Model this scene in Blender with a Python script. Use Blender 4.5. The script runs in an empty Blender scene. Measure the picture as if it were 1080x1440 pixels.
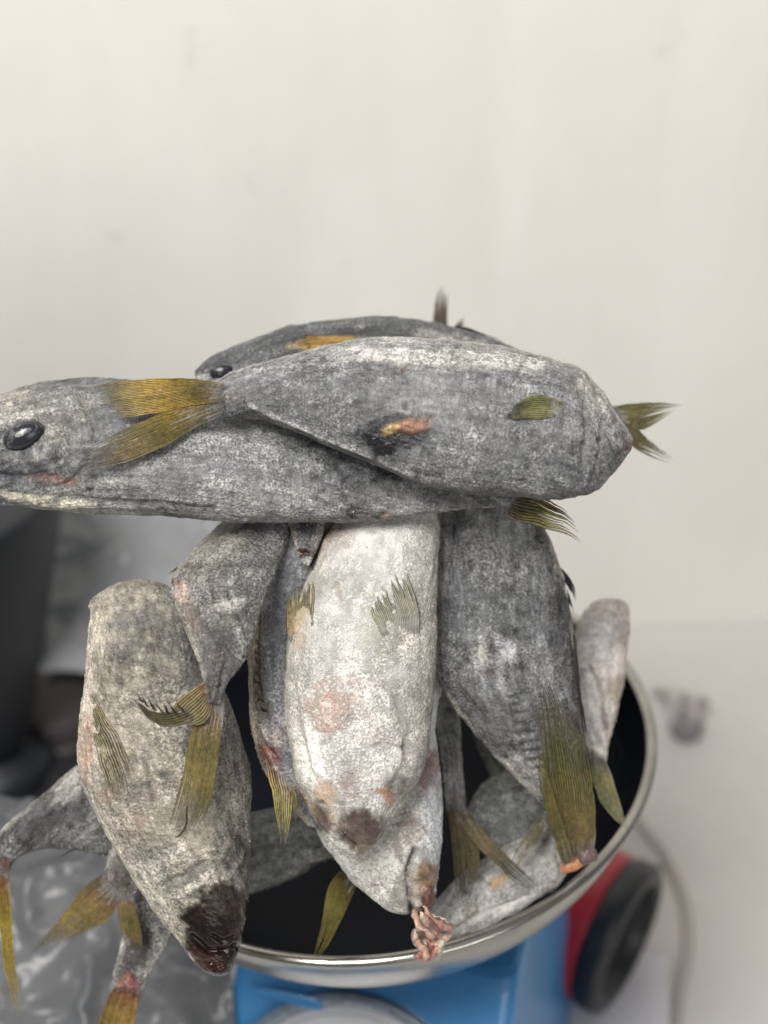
import bpy, math, random
import numpy as np
from mathutils import Vector, Matrix
random.seed(7)
RNG = np.random.default_rng(11)
S = bpy.context.scene
COL = S.collection

# ------------------------------------------------------------------ camera
CAM = np.array([0.016, -0.445, 0.65])
TH, ROLL, F = math.radians(33.4), math.radians(-2.6), 1978.0
_f = np.array([0, math.cos(TH), -math.sin(TH)])
_u0 = np.array([0, math.sin(TH), math.cos(TH)])
_r0 = np.array([1.0, 0, 0])
_c, _s = math.cos(ROLL), math.sin(ROLL)
_r = _c * _r0 + _s * _u0
_u = -_s * _r0 + _c * _u0
cam = bpy.data.cameras.new('camera')
cam.sensor_fit = 'VERTICAL'; cam.sensor_height = 24.0
cam.lens = 12.0 / (720.0 / F)
cam.clip_start = 0.02; cam.clip_end = 50
cam.dof.use_dof = True; cam.dof.focus_distance = 0.449
cam.dof.aperture_fstop = 3.8
camo = bpy.data.objects.new('camera', cam); COL.objects.link(camo)
M4 = Matrix(((_r[0], _u[0], -_f[0], CAM[0]), (_r[1], _u[1], -_f[1], CAM[1]),
             (_r[2], _u[2], -_f[2], CAM[2]), (0, 0, 0, 1)))
camo.matrix_world = M4
S.camera = camo

# ------------------------------------------------------------------ light
w = bpy.data.worlds.new('World'); S.world = w; w.use_nodes = True
bg = w.node_tree.nodes['Background']
bg.inputs[0].default_value = (0.93, 0.96, 1.0, 1); bg.inputs[1].default_value = 0.24

def area(name, loc, target, size, power, col):
    l = bpy.data.lights.new(name, 'AREA'); l.shape = 'RECTANGLE'
    l.size, l.size_y = size; l.energy = power; l.color = col
    o = bpy.data.objects.new(name, l); COL.objects.link(o)
    o.location = loc
    d = Vector(target) - Vector(loc)
    o.rotation_euler = d.to_track_quat('-Z', 'Y').to_euler()
    return o
area('ceiling_light', (-0.36, -0.62, 1.52), (0, 0.10, 0.3), (0.55, 0.55), 27.0, (1.0, 0.975, 0.935))
area('window_light', (0.75, -1.75, 1.05), (-0.05, 0.1, 0.35), (0.8, 0.8), 9.0, (1.0, 0.975, 0.93))

S.view_settings.view_transform = 'Standard'; S.view_settings.look = 'None'
S.view_settings.exposure = -0.16; S.view_settings.gamma = 1.0
S.cycles.use_denoising = True
try: S.cycles.denoising_prefilter = 'ACCURATE'; S.cycles.denoising_input_passes = 'RGB_ALBEDO_NORMAL'
except Exception: pass
S.cycles.max_bounces = 8; S.cycles.glossy_bounces = 4; S.cycles.transparent_max_bounces = 8
S.cycles.caustics_reflective = False; S.cycles.caustics_refractive = False

# ------------------------------------------------------------------ helpers
def P(px, py, d):
    """photo pixel + metres along the view axis -> world point"""
    px = np.asarray(px, float); py = np.asarray(py, float); d = np.asarray(d, float)
    x = (px - 540) / F * d; y = -(py - 720) / F * d
    return CAM + d[..., None] * _f + x[..., None] * _r + y[..., None] * _u

def proj(p):
    q = p - CAM
    d = q @ _f
    return 540 + (q @ _r) / d * F, 720 - (q @ _u) / d * F, d

def _hash(i, j, k, seed):
    h = (i.astype(np.int64) * 374761393 + j.astype(np.int64) * 668265263 + k.astype(np.int64) * 2147483647 + seed * 974634777) & 0xffffffff
    h = ((h ^ (h >> 13)) * 1274126177) & 0xffffffff
    h = ((h ^ (h >> 16)) * 2246822519) & 0xffffffff
    return ((h ^ (h >> 15)) & 0xffffff) / float(0xffffff)

def vnoise(p, seed=0):
    i = np.floor(p); f = p - i; f = f * f * (3 - 2 * f)
    i = i.astype(np.int64)
    r = 0
    for a in (0, 1):
        for b in (0, 1):
            for c in (0, 1):
                wgt = (f[:, 0] if a else 1 - f[:, 0]) * (f[:, 1] if b else 1 - f[:, 1]) * (f[:, 2] if c else 1 - f[:, 2])
                r = r + wgt * _hash(i[:, 0] + a, i[:, 1] + b, i[:, 2] + c, seed)
    return r

def fbm(p, scale, octs=4, seed=0, gain=0.5):
    """0..1, p in metres, scale = features per metre"""
    t = 0; a = 1.0; n = 0; q = p * scale
    for o in range(octs):
        t = t + a * vnoise(q + 17.3 * o, seed + o); n += a; a *= gain; q = q * 2.03
    return t / n

def sstep(a, b, x):
    t = np.clip((x - a) / (b - a), 0, 1); return t * t * (3 - 2 * t)

def mesh_obj(name, verts, faces, mat, parent=None, origin=None, col=None, wet=None, smooth=True, flow=None):
    """verts in world space; origin = the parent's location"""
    v = np.asarray(verts, float)
    o0 = np.zeros(3) if origin is None else np.asarray(origin, float)
    me = bpy.data.meshes.new(name)
    me.from_pydata((v - o0).tolist(), [], [tuple(int(q) for q in f) for f in faces])
    me.update()
    if smooth:
        me.polygons.foreach_set('use_smooth', np.ones(len(me.polygons), bool))
    if col is not None:
        a = me.attributes.new('Col', 'FLOAT_COLOR', 'POINT')
        c = np.asarray(col, np.float32)
        if c.ndim == 1: c = np.tile(c, (len(v), 1))
        a.data.foreach_set('color', np.ascontiguousarray(c, np.float32).ravel())
    if wet is not None:
        a = me.attributes.new('wet', 'FLOAT', 'POINT')
        a.data.foreach_set('value', np.asarray(wet, np.float32))
    if flow is not None:
        a = me.attributes.new('flow', 'FLOAT_VECTOR', 'POINT')
        a.data.foreach_set('vector', np.ascontiguousarray(flow, np.float32).ravel())
    if mat: me.materials.append(mat)
    o = bpy.data.objects.new(name, me); COL.objects.link(o)
    if parent is not None:
        o.parent = parent
    elif origin is not None:
        o.location = o0
    return o

def thing(name, label, cat, loc, group=None):
    o = bpy.data.objects.new(name, None); COL.objects.link(o)
    o.empty_display_size = 0.01
    o.location = loc; o['label'] = label; o['category'] = cat
    if group: o['group'] = group
    return o

def tag(o, label, cat, group=None):
    o['label'] = label; o['category'] = cat
    if group: o['group'] = group
    return o

def grid_faces(n, m, wrap=True, off=0):
    """n rings of m points"""
    i = np.arange(n - 1)[:, None]; j = np.arange(m if wrap else m - 1)[None, :]
    a = i * m + j; b = i * m + (j + 1) % m; c = (i + 1) * m + (j + 1) % m; d = (i + 1) * m + j
    return (np.stack([a, b, c, d], -1).reshape(-1, 4) + off).tolist()

def pchip(x, y, xs):
    """shape-preserving cubic; y (n,k)"""
    x = np.asarray(x, float); y = np.asarray(y, float)
    if y.ndim == 1: y = y[:, None]
    h = np.diff(x)[:, None]; d = np.diff(y, axis=0) / h
    m = np.zeros_like(y)
    m[1:-1] = (d[:-1] + d[1:]) / 2
    m[0] = d[0]; m[-1] = d[-1]
    i = np.clip(np.searchsorted(x, xs, 'right') - 1, 0, len(x) - 2)
    t = ((xs - x[i]) / (x[i + 1] - x[i]))[:, None]; hh = h[i]
    return ((2 * t**3 - 3 * t**2 + 1) * y[i] + (t**3 - 2 * t**2 + t) * hh * m[i]
            + (-2 * t**3 + 3 * t**2) * y[i + 1] + (t**3 - t**2) * hh * m[i + 1])

# ------------------------------------------------------------------ materials
def new_mat(name):
    m = bpy.data.materials.new(name); m.use_nodes = True
    nt = m.node_tree
    return m, nt, nt.nodes['Principled BSDF'], nt.nodes, nt.links

def ramp(nodes, a, b, ca, cb):
    r = nodes.new('ShaderNodeValToRGB')
    r.color_ramp.elements[0].position = a; r.color_ramp.elements[1].position = b
    r.color_ramp.elements[0].color = (*ca, 1) if len(ca) == 3 else ca
    r.color_ramp.elements[1].color = (*cb, 1) if len(cb) == 3 else cb
    return r

def noise(nt, coord, scale, detail=4, rough=0.6, dist=0.0):
    n = nt.nodes.new('ShaderNodeTexNoise')
    n.inputs['Scale'].default_value = scale; n.inputs['Detail'].default_value = detail
    n.inputs['Roughness'].default_value = rough; n.inputs['Distortion'].default_value = dist
    nt.links.new(coord, n.inputs['Vector'])
    return n

def math_node(nt, op, a, b=None, clamp=False):
    n = nt.nodes.new('ShaderNodeMath'); n.operation = op; n.use_clamp = clamp
    for k, v in enumerate((a, b)):
        if v is None: continue
        if isinstance(v, (int, float)): n.inputs[k].default_value = v
        else: nt.links.new(v, n.inputs[k])
    return n.outputs[0]

def mixc(nt, fac, a, b, mode='MIX'):
    n = nt.nodes.new('ShaderNodeMix'); n.data_type = 'RGBA'; n.blend_type = mode
    def put(v, s):
        if isinstance(v, (int, float)): s.default_value = v
        elif isinstance(v, tuple): s.default_value = (*v, 1)
        else: nt.links.new(v, s)
    put(fac, n.inputs[0]); put(a, n.inputs[6]); put(b, n.inputs[7])
    return n.outputs[2]

def fish_material(name, frostcol, con=1.0, silver=0.0, sa=1.0):
    m, nt, bs, N, L = new_mat(name)
    tc = N.new('ShaderNodeTexCoord'); oi = N.new('ShaderNodeObjectInfo')
    add = N.new('ShaderNodeVectorMath'); add.operation = 'ADD'
    L.new(tc.outputs['Object'], add.inputs[0])
    vs = N.new('ShaderNodeCombineXYZ')
    L.new(math_node(nt, 'MULTIPLY', oi.outputs['Random'], 3.7), vs.inputs[0])
    L.new(vs.outputs[0], add.inputs[1])
    co = add.outputs[0]
    at = N.new('ShaderNodeAttribute'); at.attribute_name = 'Col'
    wt = N.new('ShaderNodeAttribute'); wt.attribute_name = 'wet'
    n1 = noise(nt, co, 1250, 5, 0.62)      # sub-millimetre powder
    fa = N.new('ShaderNodeAttribute'); fa.attribute_name = 'flow'
    sm = N.new('ShaderNodeMapping'); sm.inputs['Scale'].default_value = (430, 560, 1); L.new(fa.outputs['Vector'], sm.inputs[0])
    sv = N.new('ShaderNodeTexVoronoi'); sv.inputs['Scale'].default_value = 1.0; sv.inputs['Randomness'].default_value = 0.55; L.new(sm.outputs[0], sv.inputs['Vector'])
    scl = sv.outputs['Distance']           # small scales in rows along the flank
    fm = N.new('ShaderNodeMapping'); fm.inputs['Scale'].default_value = (45, 620, 1); L.new(fa.outputs['Vector'], fm.inputs[0])
    nst = noise(nt, fm.outputs[0], 1.0, 4, 0.6)
    n2 = noise(nt, co, 190, 6, 0.62, 0.4)  # 5 mm flakes
    n3 = noise(nt, co, 2600, 3, 0.6)       # grain
    # pigment mottling
    var = ramp(N, 0.28, 0.72, (1 - 0.16 * con,) * 3, (1 + 0.14 * con,) * 3); L.new(n2.outputs[0], var.inputs[0])
    base = mixc(nt, 1.0, at.outputs['Color'], var.outputs[0], 'MULTIPLY')
    base = mixc(nt, 1.0, base, (1.1, 1.1, 1.09), 'MULTIPLY')
    var2 = ramp(N, 0.3, 0.7, (1 - 0.55 * con,) * 3, (1 + 0.45 * con,) * 3); L.new(n1.outputs[0], var2.inputs[0])
    base = mixc(nt, 1.0, base, var2.outputs[0], 'MULTIPLY')
    sc = ramp(N, 0.25, 0.75, (1.10, 1.10, 1.10), (0.72, 0.72, 0.73)); L.new(scl, sc.inputs[0])
    base = mixc(nt, 0.8 * sa, base, mixc(nt, 1.0, base, sc.outputs[0], 'MULTIPLY'))
    sk = ramp(N, 0.3, 0.7, (1 - 0.24 * (0.4 + 0.6 * sa),) * 3, (1 + 0.22 * (0.4 + 0.6 * sa),) * 3); L.new(nst.outputs[0], sk.inputs[0])
    base = mixc(nt, 1.0, base, sk.outputs[0], 'MULTIPLY')
    # frost mask
    comb = math_node(nt, 'ADD', math_node(nt, 'MULTIPLY', n1.outputs[0], 0.82), math_node(nt, 'MULTIPLY', n2.outputs[0], 0.18))
    thr = math_node(nt, 'SUBTRACT', 0.74, math_node(nt, 'MULTIPLY', at.outputs['Alpha'], 0.48))
    raw = math_node(nt, 'SUBTRACT', comb, thr)
    mask = math_node(nt, 'MULTIPLY', math_node(nt, 'ADD', math_node(nt, 'MULTIPLY', raw, 5.5), 0.5, True), 0.66)
    mask = math_node(nt, 'MULTIPLY', mask, math_node(nt, 'SUBTRACT', 1.0, wt.outputs['Fac'], True))
    fr = ramp(N, 0.35, 0.65, tuple(c * 0.78 for c in frostcol), tuple(min(0.86, c * 1.18) for c in frostcol)); L.new(n3.outputs[0], fr.inputs[0])
    # the crust takes some of the tone of the skin under it
    tint = mixc(nt, 0.60, fr.outputs[0], mixc(nt, 1.0, base, (1.9, 1.9, 1.9), 'MULTIPLY'))
    colr = mixc(nt, mask, base, tint)
    # scattered ice crystals
    vo = N.new('ShaderNodeTexVoronoi'); vo.inputs['Scale'].default_value = 420; L.new(co, vo.inputs['Vector'])
    vc = N.new('ShaderNodeSeparateColor'); L.new(vo.outputs['Color'], vc.inputs[0])
    dot = math_node(nt, 'MULTIPLY', math_node(nt, 'LESS_THAN', vo.outputs['Distance'], math_node(nt, 'MULTIPLY', vc.outputs[1], 0.42)), math_node(nt, 'GREATER_THAN', vc.outputs[0], 0.62))
    dot = math_node(nt, 'MULTIPLY', dot, math_node(nt, 'GREATER_THAN', n2.outputs[0], 0.5))
    dot = math_node(nt, 'MULTIPLY', dot, math_node(nt, 'SUBTRACT', 0.8, wt.outputs['Fac'], True))
    colr = mixc(nt, math_node(nt, 'MULTIPLY', dot, 0.34), colr, (0.62, 0.62, 0.6))
    L.new(colr, bs.inputs['Base Color'])
    ro = math_node(nt, 'ADD', 0.30, math_node(nt, 'MULTIPLY', mask, 0.55))
    ro = math_node(nt, 'ADD', ro, math_node(nt, 'MULTIPLY', math_node(nt, 'SUBTRACT', n1.outputs[0], 0.5), 0.3))
    ro = math_node(nt, 'SUBTRACT', ro, math_node(nt, 'MULTIPLY', wt.outputs['Fac'], 0.36), True)
    L.new(ro, bs.inputs['Roughness'])
    bs.inputs['Specular IOR Level'].default_value = 0.5
    L.new(math_node(nt, 'MULTIPLY', math_node(nt, 'SUBTRACT', 0.8, mask, True), silver), bs.inputs['Metallic'])
    h = math_node(nt, 'ADD', math_node(nt, 'MULTIPLY', mask, 0.7), math_node(nt, 'MULTIPLY', n1.outputs[0], 0.9))
    h = math_node(nt, 'ADD', h, math_node(nt, 'MULTIPLY', n3.outputs[0], 0.35))
    h = math_node(nt, 'SUBTRACT', h, math_node(nt, 'MULTIPLY', scl, 0.55 * sa))
    h = math_node(nt, 'ADD', h, math_node(nt, 'MULTIPLY', n2.outputs[0], 1.0))
    h = math_node(nt, 'ADD', h, math_node(nt, 'MULTIPLY', dot, 0.5))
    b = N.new('ShaderNodeBump'); b.inputs['Strength'].default_value = 0.8; b.inputs['Distance'].default_value = 0.0007
    L.new(h, b.inputs['Height']); L.new(b.outputs[0], bs.inputs['Normal'])
    L.new(math_node(nt, 'MULTIPLY', math_node(nt, 'SUBTRACT', 1.0, math_node(nt, 'MULTIPLY', wt.outputs['Fac'], 0.75)), 0.8), b.inputs['Strength'])
    return m

MAT_FISH = fish_material('frosted_grey_skin', (0.45, 0.44, 0.41), 0.75, 0.35)
MAT_PALE = fish_material('frosted_pale_skin', (0.56, 0.55, 0.52), 0.5, 0.0, 0.15)

def fin_material():
    m, nt, bs, N, L = new_mat('olive_fin')
    at = N.new('ShaderNodeAttribute'); at.attribute_name = 'Col'
    tc = N.new('ShaderNodeTexCoord')
    n1 = noise(nt, tc.outputs['Object'], 700, 5, 0.65)
    n2 = noise(nt, tc.outputs['Object'], 160, 4, 0.6)
    v1 = ramp(N, 0.3, 0.7, (0.6, 0.6, 0.6), (1.35, 1.35, 1.3)); L.new(n1.outputs[0], v1.inputs[0])
    base = mixc(nt, 1.0, at.outputs['Color'], v1.outputs[0], 'MULTIPLY')
    comb = math_node(nt, 'ADD', math_node(nt, 'MULTIPLY', n1.outputs[0], 0.5), math_node(nt, 'MULTIPLY', n2.outputs[0], 0.5))
    thr = math_node(nt, 'SUBTRACT', 0.78, math_node(nt, 'MULTIPLY', at.outputs['Alpha'], 0.5))
    mask = math_node(nt, 'MULTIPLY', math_node(nt, 'ADD', math_node(nt, 'MULTIPLY', math_node(nt, 'SUBTRACT', comb, thr), 8.0), 0.5, True), 0.7)
    L.new(mixc(nt, mask, base, (0.42, 0.41, 0.37)), bs.inputs['Base Color'])
    bs.inputs['Roughness'].default_value = 0.42
    b = N.new('ShaderNodeBump'); b.inputs['Strength'].default_value = 0.45; b.inputs['Distance'].default_value = 0.0004
    L.new(n1.outputs[0], b.inputs['Height']); L.new(b.outputs[0], bs.inputs['Normal'])
    # thin membrane lets a little light through
    tr = N.new('ShaderNodeBsdfTranslucent'); L.new(base, tr.inputs[0])
    mx = N.new('ShaderNodeMixShader'); mx.inputs[0].default_value = 0.22
    L.new(bs.outputs[0], mx.inputs[1]); L.new(tr.outputs[0], mx.inputs[2])
    wt = N.new('ShaderNodeAttribute'); wt.attribute_name = 'wet'
    tp = N.new('ShaderNodeBsdfTransparent'); mx2 = N.new('ShaderNodeMixShader')
    th = math_node(nt, 'MULTIPLY', math_node(nt, 'POWER', wt.outputs['Fac'], 2.0), math_node(nt, 'MULTIPLY', n2.outputs[0], 0.55), True)
    rt = math_node(nt, 'MULTIPLY', math_node(nt, 'SUBTRACT', 0.13, wt.outputs['Fac'], True), math_node(nt, 'MULTIPLY', n1.outputs[0], 14.0), True)
    th = math_node(nt, 'MAXIMUM', th, rt)
    L.new(th, mx2.inputs[0]); L.new(mx.outputs[0], mx2.inputs[1]); L.new(tp.outputs[0], mx2.inputs[2])
    L.new(mx2.outputs[0], N['Material Output'].inputs[0])
    return m
MAT_FIN = fin_material()

def simple(name, col, rough=0.5, metal=0.0, spec=0.5, var=0.0, scale=60, bump=0.0, coat=0.0):
    m, nt, bs, N, L = new_mat(name)
    tc = N.new('ShaderNodeTexCoord')
    n1 = noise(nt, tc.outputs['Object'], scale, 5, 0.6)
    r = ramp(N, 0.3, 0.7, tuple(c * (1 - var) for c in col), tuple(c * (1 + var) for c in col)); L.new(n1.outputs[0], r.inputs[0])
    L.new(r.outputs[0], bs.inputs['Base Color'])
    bs.inputs['Metallic'].default_value = metal; bs.inputs['Specular IOR Level'].default_value = spec
    L.new(math_node(nt, 'ADD', rough - 0.06, math_node(nt, 'MULTIPLY', n1.outputs[0], 0.12)), bs.inputs['Roughness'])
    bs.inputs['Coat Weight'].default_value = coat
    if bump:
        b = N.new('ShaderNodeBump'); b.inputs['Strength'].default_value = 0.6; b.inputs['Distance'].default_value = bump
        L.new(n1.outputs[0], b.inputs['Height']); L.new(b.outputs[0], bs.inputs['Normal'])
    return m

def flesh_material():
    m, nt, bs, N, L = new_mat('wet_flesh')
    at = N.new('ShaderNodeAttribute'); at.attribute_name = 'Col'
    tc = N.new('ShaderNodeTexCoord')
    n1 = noise(nt, tc.outputs['Object'], 500, 5, 0.65)
    v1 = ramp(N, 0.3, 0.7, (0.62, 0.58, 0.58), (1.35, 1.35, 1.3)); L.new(n1.outputs[0], v1.inputs[0])
    L.new(mixc(nt, 1.0, at.outputs['Color'], v1.outputs[0], 'MULTIPLY'), bs.inputs['Base Color'])
    L.new(math_node(nt, 'ADD', 0.12, math_node(nt, 'MULTIPLY', n1.outputs[0], 0.35)), bs.inputs['Roughness'])
    bs.inputs['Subsurface Weight'].default_value = 0.15; bs.inputs['Subsurface Radius'].default_value = (0.002, 0.001, 0.0006)
    b = N.new('ShaderNodeBump'); b.inputs['Strength'].default_value = 0.5; b.inputs['Distance'].default_value = 0.0006
    L.new(n1.outputs[0], b.inputs['Height']); L.new(b.outputs[0], bs.inputs['Normal'])
    return m
MAT_FLESH = flesh_material()
def eye_material():
    m, nt, bs, N, L = new_mat('frosted_dark_eye')
    tc = N.new('ShaderNodeTexCoord')
    n1 = noise(nt, tc.outputs['Object'], 170, 6, 0.7, 0.5)
    r = ramp(N, 0.52, 0.74, (0.020, 0.021, 0.026), (0.20, 0.20, 0.195)); L.new(n1.outputs[0], r.inputs[0])
    L.new(r.outputs[0], bs.inputs['Base Color'])
    q = ramp(N, 0.50, 0.72, (0.12,) * 3, (0.65,) * 3); L.new(n1.outputs[0], q.inputs[0]); L.new(q.outputs[0], bs.inputs['Roughness'])
    b = N.new('ShaderNodeBump'); b.inputs['Strength'].default_value = 0.5; b.inputs['Distance'].default_value = 0.0006
    L.new(n1.outputs[0], b.inputs['Height']); L.new(b.outputs[0], bs.inputs['Normal'])
    return m
MAT_EYE = eye_material()
MAT_ICE = simple('ice_crystals', (0.40, 0.40, 0.39), 0.45, 0, 0.5, 0.35, 400)
MAT_PUPIL = simple('cloudy_pupil', (0.27, 0.268, 0.25), 0.3, 0, 0.5, 0.35, 500)

# ------------------------------------------------------------------ fish body
GREY = (0.135, 0.138, 0.147); DARK = (0.035, 0.037, 0.042); PALE = (0.42, 0.415, 0.395); WHITE = (0.62, 0.615, 0.59)
WARM = (0.26, 0.245, 0.215)

def ring_ang(m):
    return np.linspace(0, 2 * math.pi, m, endpoint=False)

class Fish:
    def __init__(self, label, st, thick=0.7, n=170, m=110, cols=(DARK, GREY, PALE), frost=0.5, lump=1.0, mat=None,
                 patches=(), grooves=(), expo=2.25, seed=0, streak=0.0, frostvar=0.55, name='frozen_fish', group='frozen fish piled in the steel bowl', mott=1.0, ridge=None, latline=None, grains=260):
        st = np.array([tuple(q) + ((thick,) if len(q) == 6 else ()) for q in st], float)
        D = P(st[:, 0], st[:, 1], st[:, 4] / 100); V = P(st[:, 2], st[:, 3], st[:, 5] / 100)
        c = (D + V) / 2
        x = np.concatenate([[0], np.cumsum(np.linalg.norm(np.diff(c, axis=0), axis=1) + 1e-5)]); x /= x[-1]
        xs = np.linspace(0, 1, n)
        # crowd the rings a little toward both ends
        xs = 0.75 * xs + 0.25 * (0.5 - 0.5 * np.cos(math.pi * xs))
        Q = pchip(x, np.hstack([D, V, st[:, 6:7]]), xs)
        D, V, tk = Q[:, :3], Q[:, 3:6], Q[:, 6]
        c = (D + V) / 2; a = (D - V) / 2
        T = np.gradient(c, axis=0); T /= np.linalg.norm(T, axis=1)[:, None] + 1e-12
        nn = np.cross(T, a); nn /= np.linalg.norm(nn, axis=1)[:, None] + 1e-12
        view = CAM - c
        sgn = np.sign((nn * view).sum(1))[:, None]; nn = nn * sgn
        al = np.linalg.norm(a, axis=1)
        ph = ring_ang(m)
        cs, sn = np.cos(ph), np.sin(ph)
        ex = 2.0 / expo
        ca = np.sign(cs) * np.abs(cs) ** ex; sa = np.sign(sn) * np.abs(sn) ** ex
        base = c[:, None] + a[:, None] * ca[None, :, None] + nn[:, None] * (al * tk)[:, None, None] * sa[None, :, None]
        nrm = a[:, None] / (al[:, None, None] + 1e-9) * (ca / 1.0)[None, :, None] + nn[:, None] * sa[None, :, None]
        nrm /= np.linalg.norm(nrm, axis=2)[..., None] + 1e-9
        p = base.reshape(-1, 3); nr = nrm.reshape(-1, 3)
        uu = np.repeat(xs, m); ss = np.tile(sn, n); vv = np.tile(ca, n)
        front = sstep(-0.35, 0.05, ss)
        fade = np.repeat(np.minimum(1, al / 0.006), m)
        q = p + seed * 1.37
        lo = fbm(q, 45, 3, seed) - 0.5
        mi = fbm(q, 190, 4, seed + 9) - 0.5
        hi = fbm(q, 850, 3, seed + 21) - 0.5
        rid = 1 - np.abs(2 * fbm(q * np.array([1, 1, 1.0]), 120, 3, seed + 40) - 1)
        disp = (lo * 0.0018 + mi * 0.0010 + hi * 0.0006 + (rid - 0.7) * 0.0006) * lump * fade
        # colour
        cb, cm_, cl = (np.array(k) for k in cols)
        tt = (1 - vv) / 2 + (fbm(q, 80, 3, seed + 3) - 0.5) * 0.22
        colr = cb + (cm_ - cb) * sstep(0.02, 0.24, tt)[:, None]
        colr = colr + (cl - colr) * sstep(0.66, 0.97, tt)[:, None]
        big = fbm(q, 60, 4, seed + 50); fin = fbm(q, 420, 4, seed + 60)
        fl = np.stack([uu * np.linalg.norm(np.diff(c, axis=0), axis=1).sum() * 70, np.repeat(al, m) * np.tile(ph, n) * 520, np.full(len(p), seed * 3.3)], 1)
        phs = np.tile(np.where(ph > math.pi, ph - 2 * math.pi, ph), n)
        seg_ = np.concatenate([[0], np.cumsum(np.linalg.norm(np.diff(c, axis=0), axis=1))])
        fl3 = np.stack([np.repeat(seg_, m), (phs - math.pi / 2) * np.repeat(al, m) * 0.85, np.full(len(p), seed * 0.05)], 1)
        d0 = disp.copy()
        stk = fbm(fl, 1.0, 3, seed + 33) - 0.5
        st2 = fbm(fl * np.array([0.45, 3.2, 1]), 1.0, 3, seed + 34) - 0.5
        if latline:          # lateral line with its row of bony scutes toward the tail
            vl, u0, u1, sc_ = latline
            dl = (vv - vl - 0.10 * np.sin(uu * 3.5)) * np.repeat(al, m)
            on = sstep(u0, u0 + 0.1, uu) * (1 - sstep(u1 - 0.08, u1, uu)) * (ss > 0)
            kl = np.exp(-(dl / 0.0011) ** 2) * on
            saw = 0.5 + 0.5 * np.sin(uu * 2 * math.pi * sc_)
            disp = disp + kl * (0.00025 + 0.0006 * saw) * fade - np.exp(-((dl - 0.0016) / 0.0009) ** 2) * on * 0.0004
            colr = colr * (1 + (kl * (0.5 * saw - 0.05) - 0.28 * np.exp(-((dl - 0.0018) / 0.001) ** 2) * on))[:, None]
        colr = colr * (1 + mott * 0.9 * st2)[:, None]
        colr = colr * (1 + mott * ((big - 0.5) * 1.5 + (fin - 0.5) * 1.6 + stk * 0.9))[:, None]
        disp = disp + stk * 0.0005 * lump * fade
        # dark freckles where the skin shows
        fk = sstep(0.62, 0.74, fbm(q, 330, 3, seed + 70)) * sstep(0.42, 0.6, fbm(q, 55, 2, seed + 71))
        colr = colr * (1 - 0.6 * mott * fk)[:, None]
        fro = frost + frostvar * (fbm(q, 50, 4, seed + 80) - 0.5) * 1.25 + 0.45 * (fbm(q, 260, 3, seed + 81) - 0.5) + 0.3 * stk
        wet = np.zeros(len(p))
        px, py, dz = proj(p)
        ed = fbm(q, 260, 4, seed + 90) - 0.5; ed2 = fbm(q, 700, 3, seed + 95) - 0.5
        for g in grooves:            # (polyline px, width px, depth mm[, colour, strength])
            pts = np.array(g[0], float); best = np.full(len(p), 1e9); tl = np.zeros(len(p))
            for k in range(len(pts) - 1):
                A, B = pts[k], pts[k + 1]; ab = B - A
                t = np.clip(((px - A[0]) * ab[0] + (py - A[1]) * ab[1]) / (ab @ ab), 0, 1)
                dd = np.hypot(px - A[0] - t * ab[0], py - A[1] - t * ab[1])
                best = np.minimum(best, dd)
            best = best + ed * g[1] * 1.2
            k_ = np.exp(-(np.maximum(best, 0) / g[1]) ** 2) * front
            disp -= k_ * g[2] * 1e-3
            if len(g) > 3:
                f_ = (k_ * g[4] * np.clip(0.75 + ed2 * 2.5, 0, 1.3))[:, None].clip(0, 1)
                colr = colr * (1 - f_) + np.array(g[3]) * f_
                fro = fro - k_ * g[4] * (0.5 if sum(g[3]) < 0.6 else -0.3)
        for t in patches:            # (cx, cy, rx, ry, rot deg, colour, strength, frost delta, wet, raise mm)
            cx, cy, rx, ry, ro, pc, stg, fd, wv = t[:9]; rs = t[9] if len(t) > 9 else 0
            r_ = math.radians(ro)
            dx, dy = px - cx, py - cy
            e = np.hypot((dx * math.cos(r_) + dy * math.sin(r_)) / rx, (-dx * math.sin(r_) + dy * math.cos(r_)) / ry)
            nz = 0.55 if wv >= 0.55 else 1.0
            e = e + (ed * 1.5 + ed2 * 0.7) * nz
            k_ = (1 - sstep(0.64, 1.16, e)) * front
            f_ = (k_ * stg * (np.clip(0.80 + ed2 * 2.2 + ed * 1.2, 0.15, 1.0) * (1 - min(1, wv * 1.3)) + min(1, wv * 1.3)))[:, None].clip(0, 1)
            pcv = np.array(pc) * (1 + ed2 * 1.3 + stk * 0.6)[:, None]
            colr = colr * (1 - f_) + pcv * f_
            fro = fro + k_ * fd; wet = np.maximum(wet, k_ * wv)
            disp = disp + k_ * rs * 1e-3 * (1 + ed2)
        disp = disp - 0.75 * np.clip(wet, 0, 1) * d0
        p2 = p + nr * disp[:, None]
        if ridge: p2 = ridge(p2, px, py, nr, front)
        # caps
        faces = grid_faces(n, m)
        c0 = p2[:m].mean(0); c1 = p2[-m:].mean(0)
        p2 = np.vstack([p2, c0, c1])
        i0, i1 = n * m, n * m + 1
        for j in range(m):
            faces.append((i0, (j + 1) % m, j)); faces.append((i1, (n - 1) * m + j, (n - 1) * m + (j + 1) % m))
        if sgn[0, 0] > 0: faces = [f[::-1] for f in faces]
        colr = np.vstack([colr, colr[:m].mean(0), colr[-m:].mean(0)]).clip(0.004, 0.85)
        fro = np.concatenate([fro, fro[:1], fro[-1:]]).clip(0, 1); wet = np.concatenate([wet, wet[:1], wet[-1:]]).clip(0, 1)
        lo_ = p2[:, 2].argmin()
        crys = None
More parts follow.
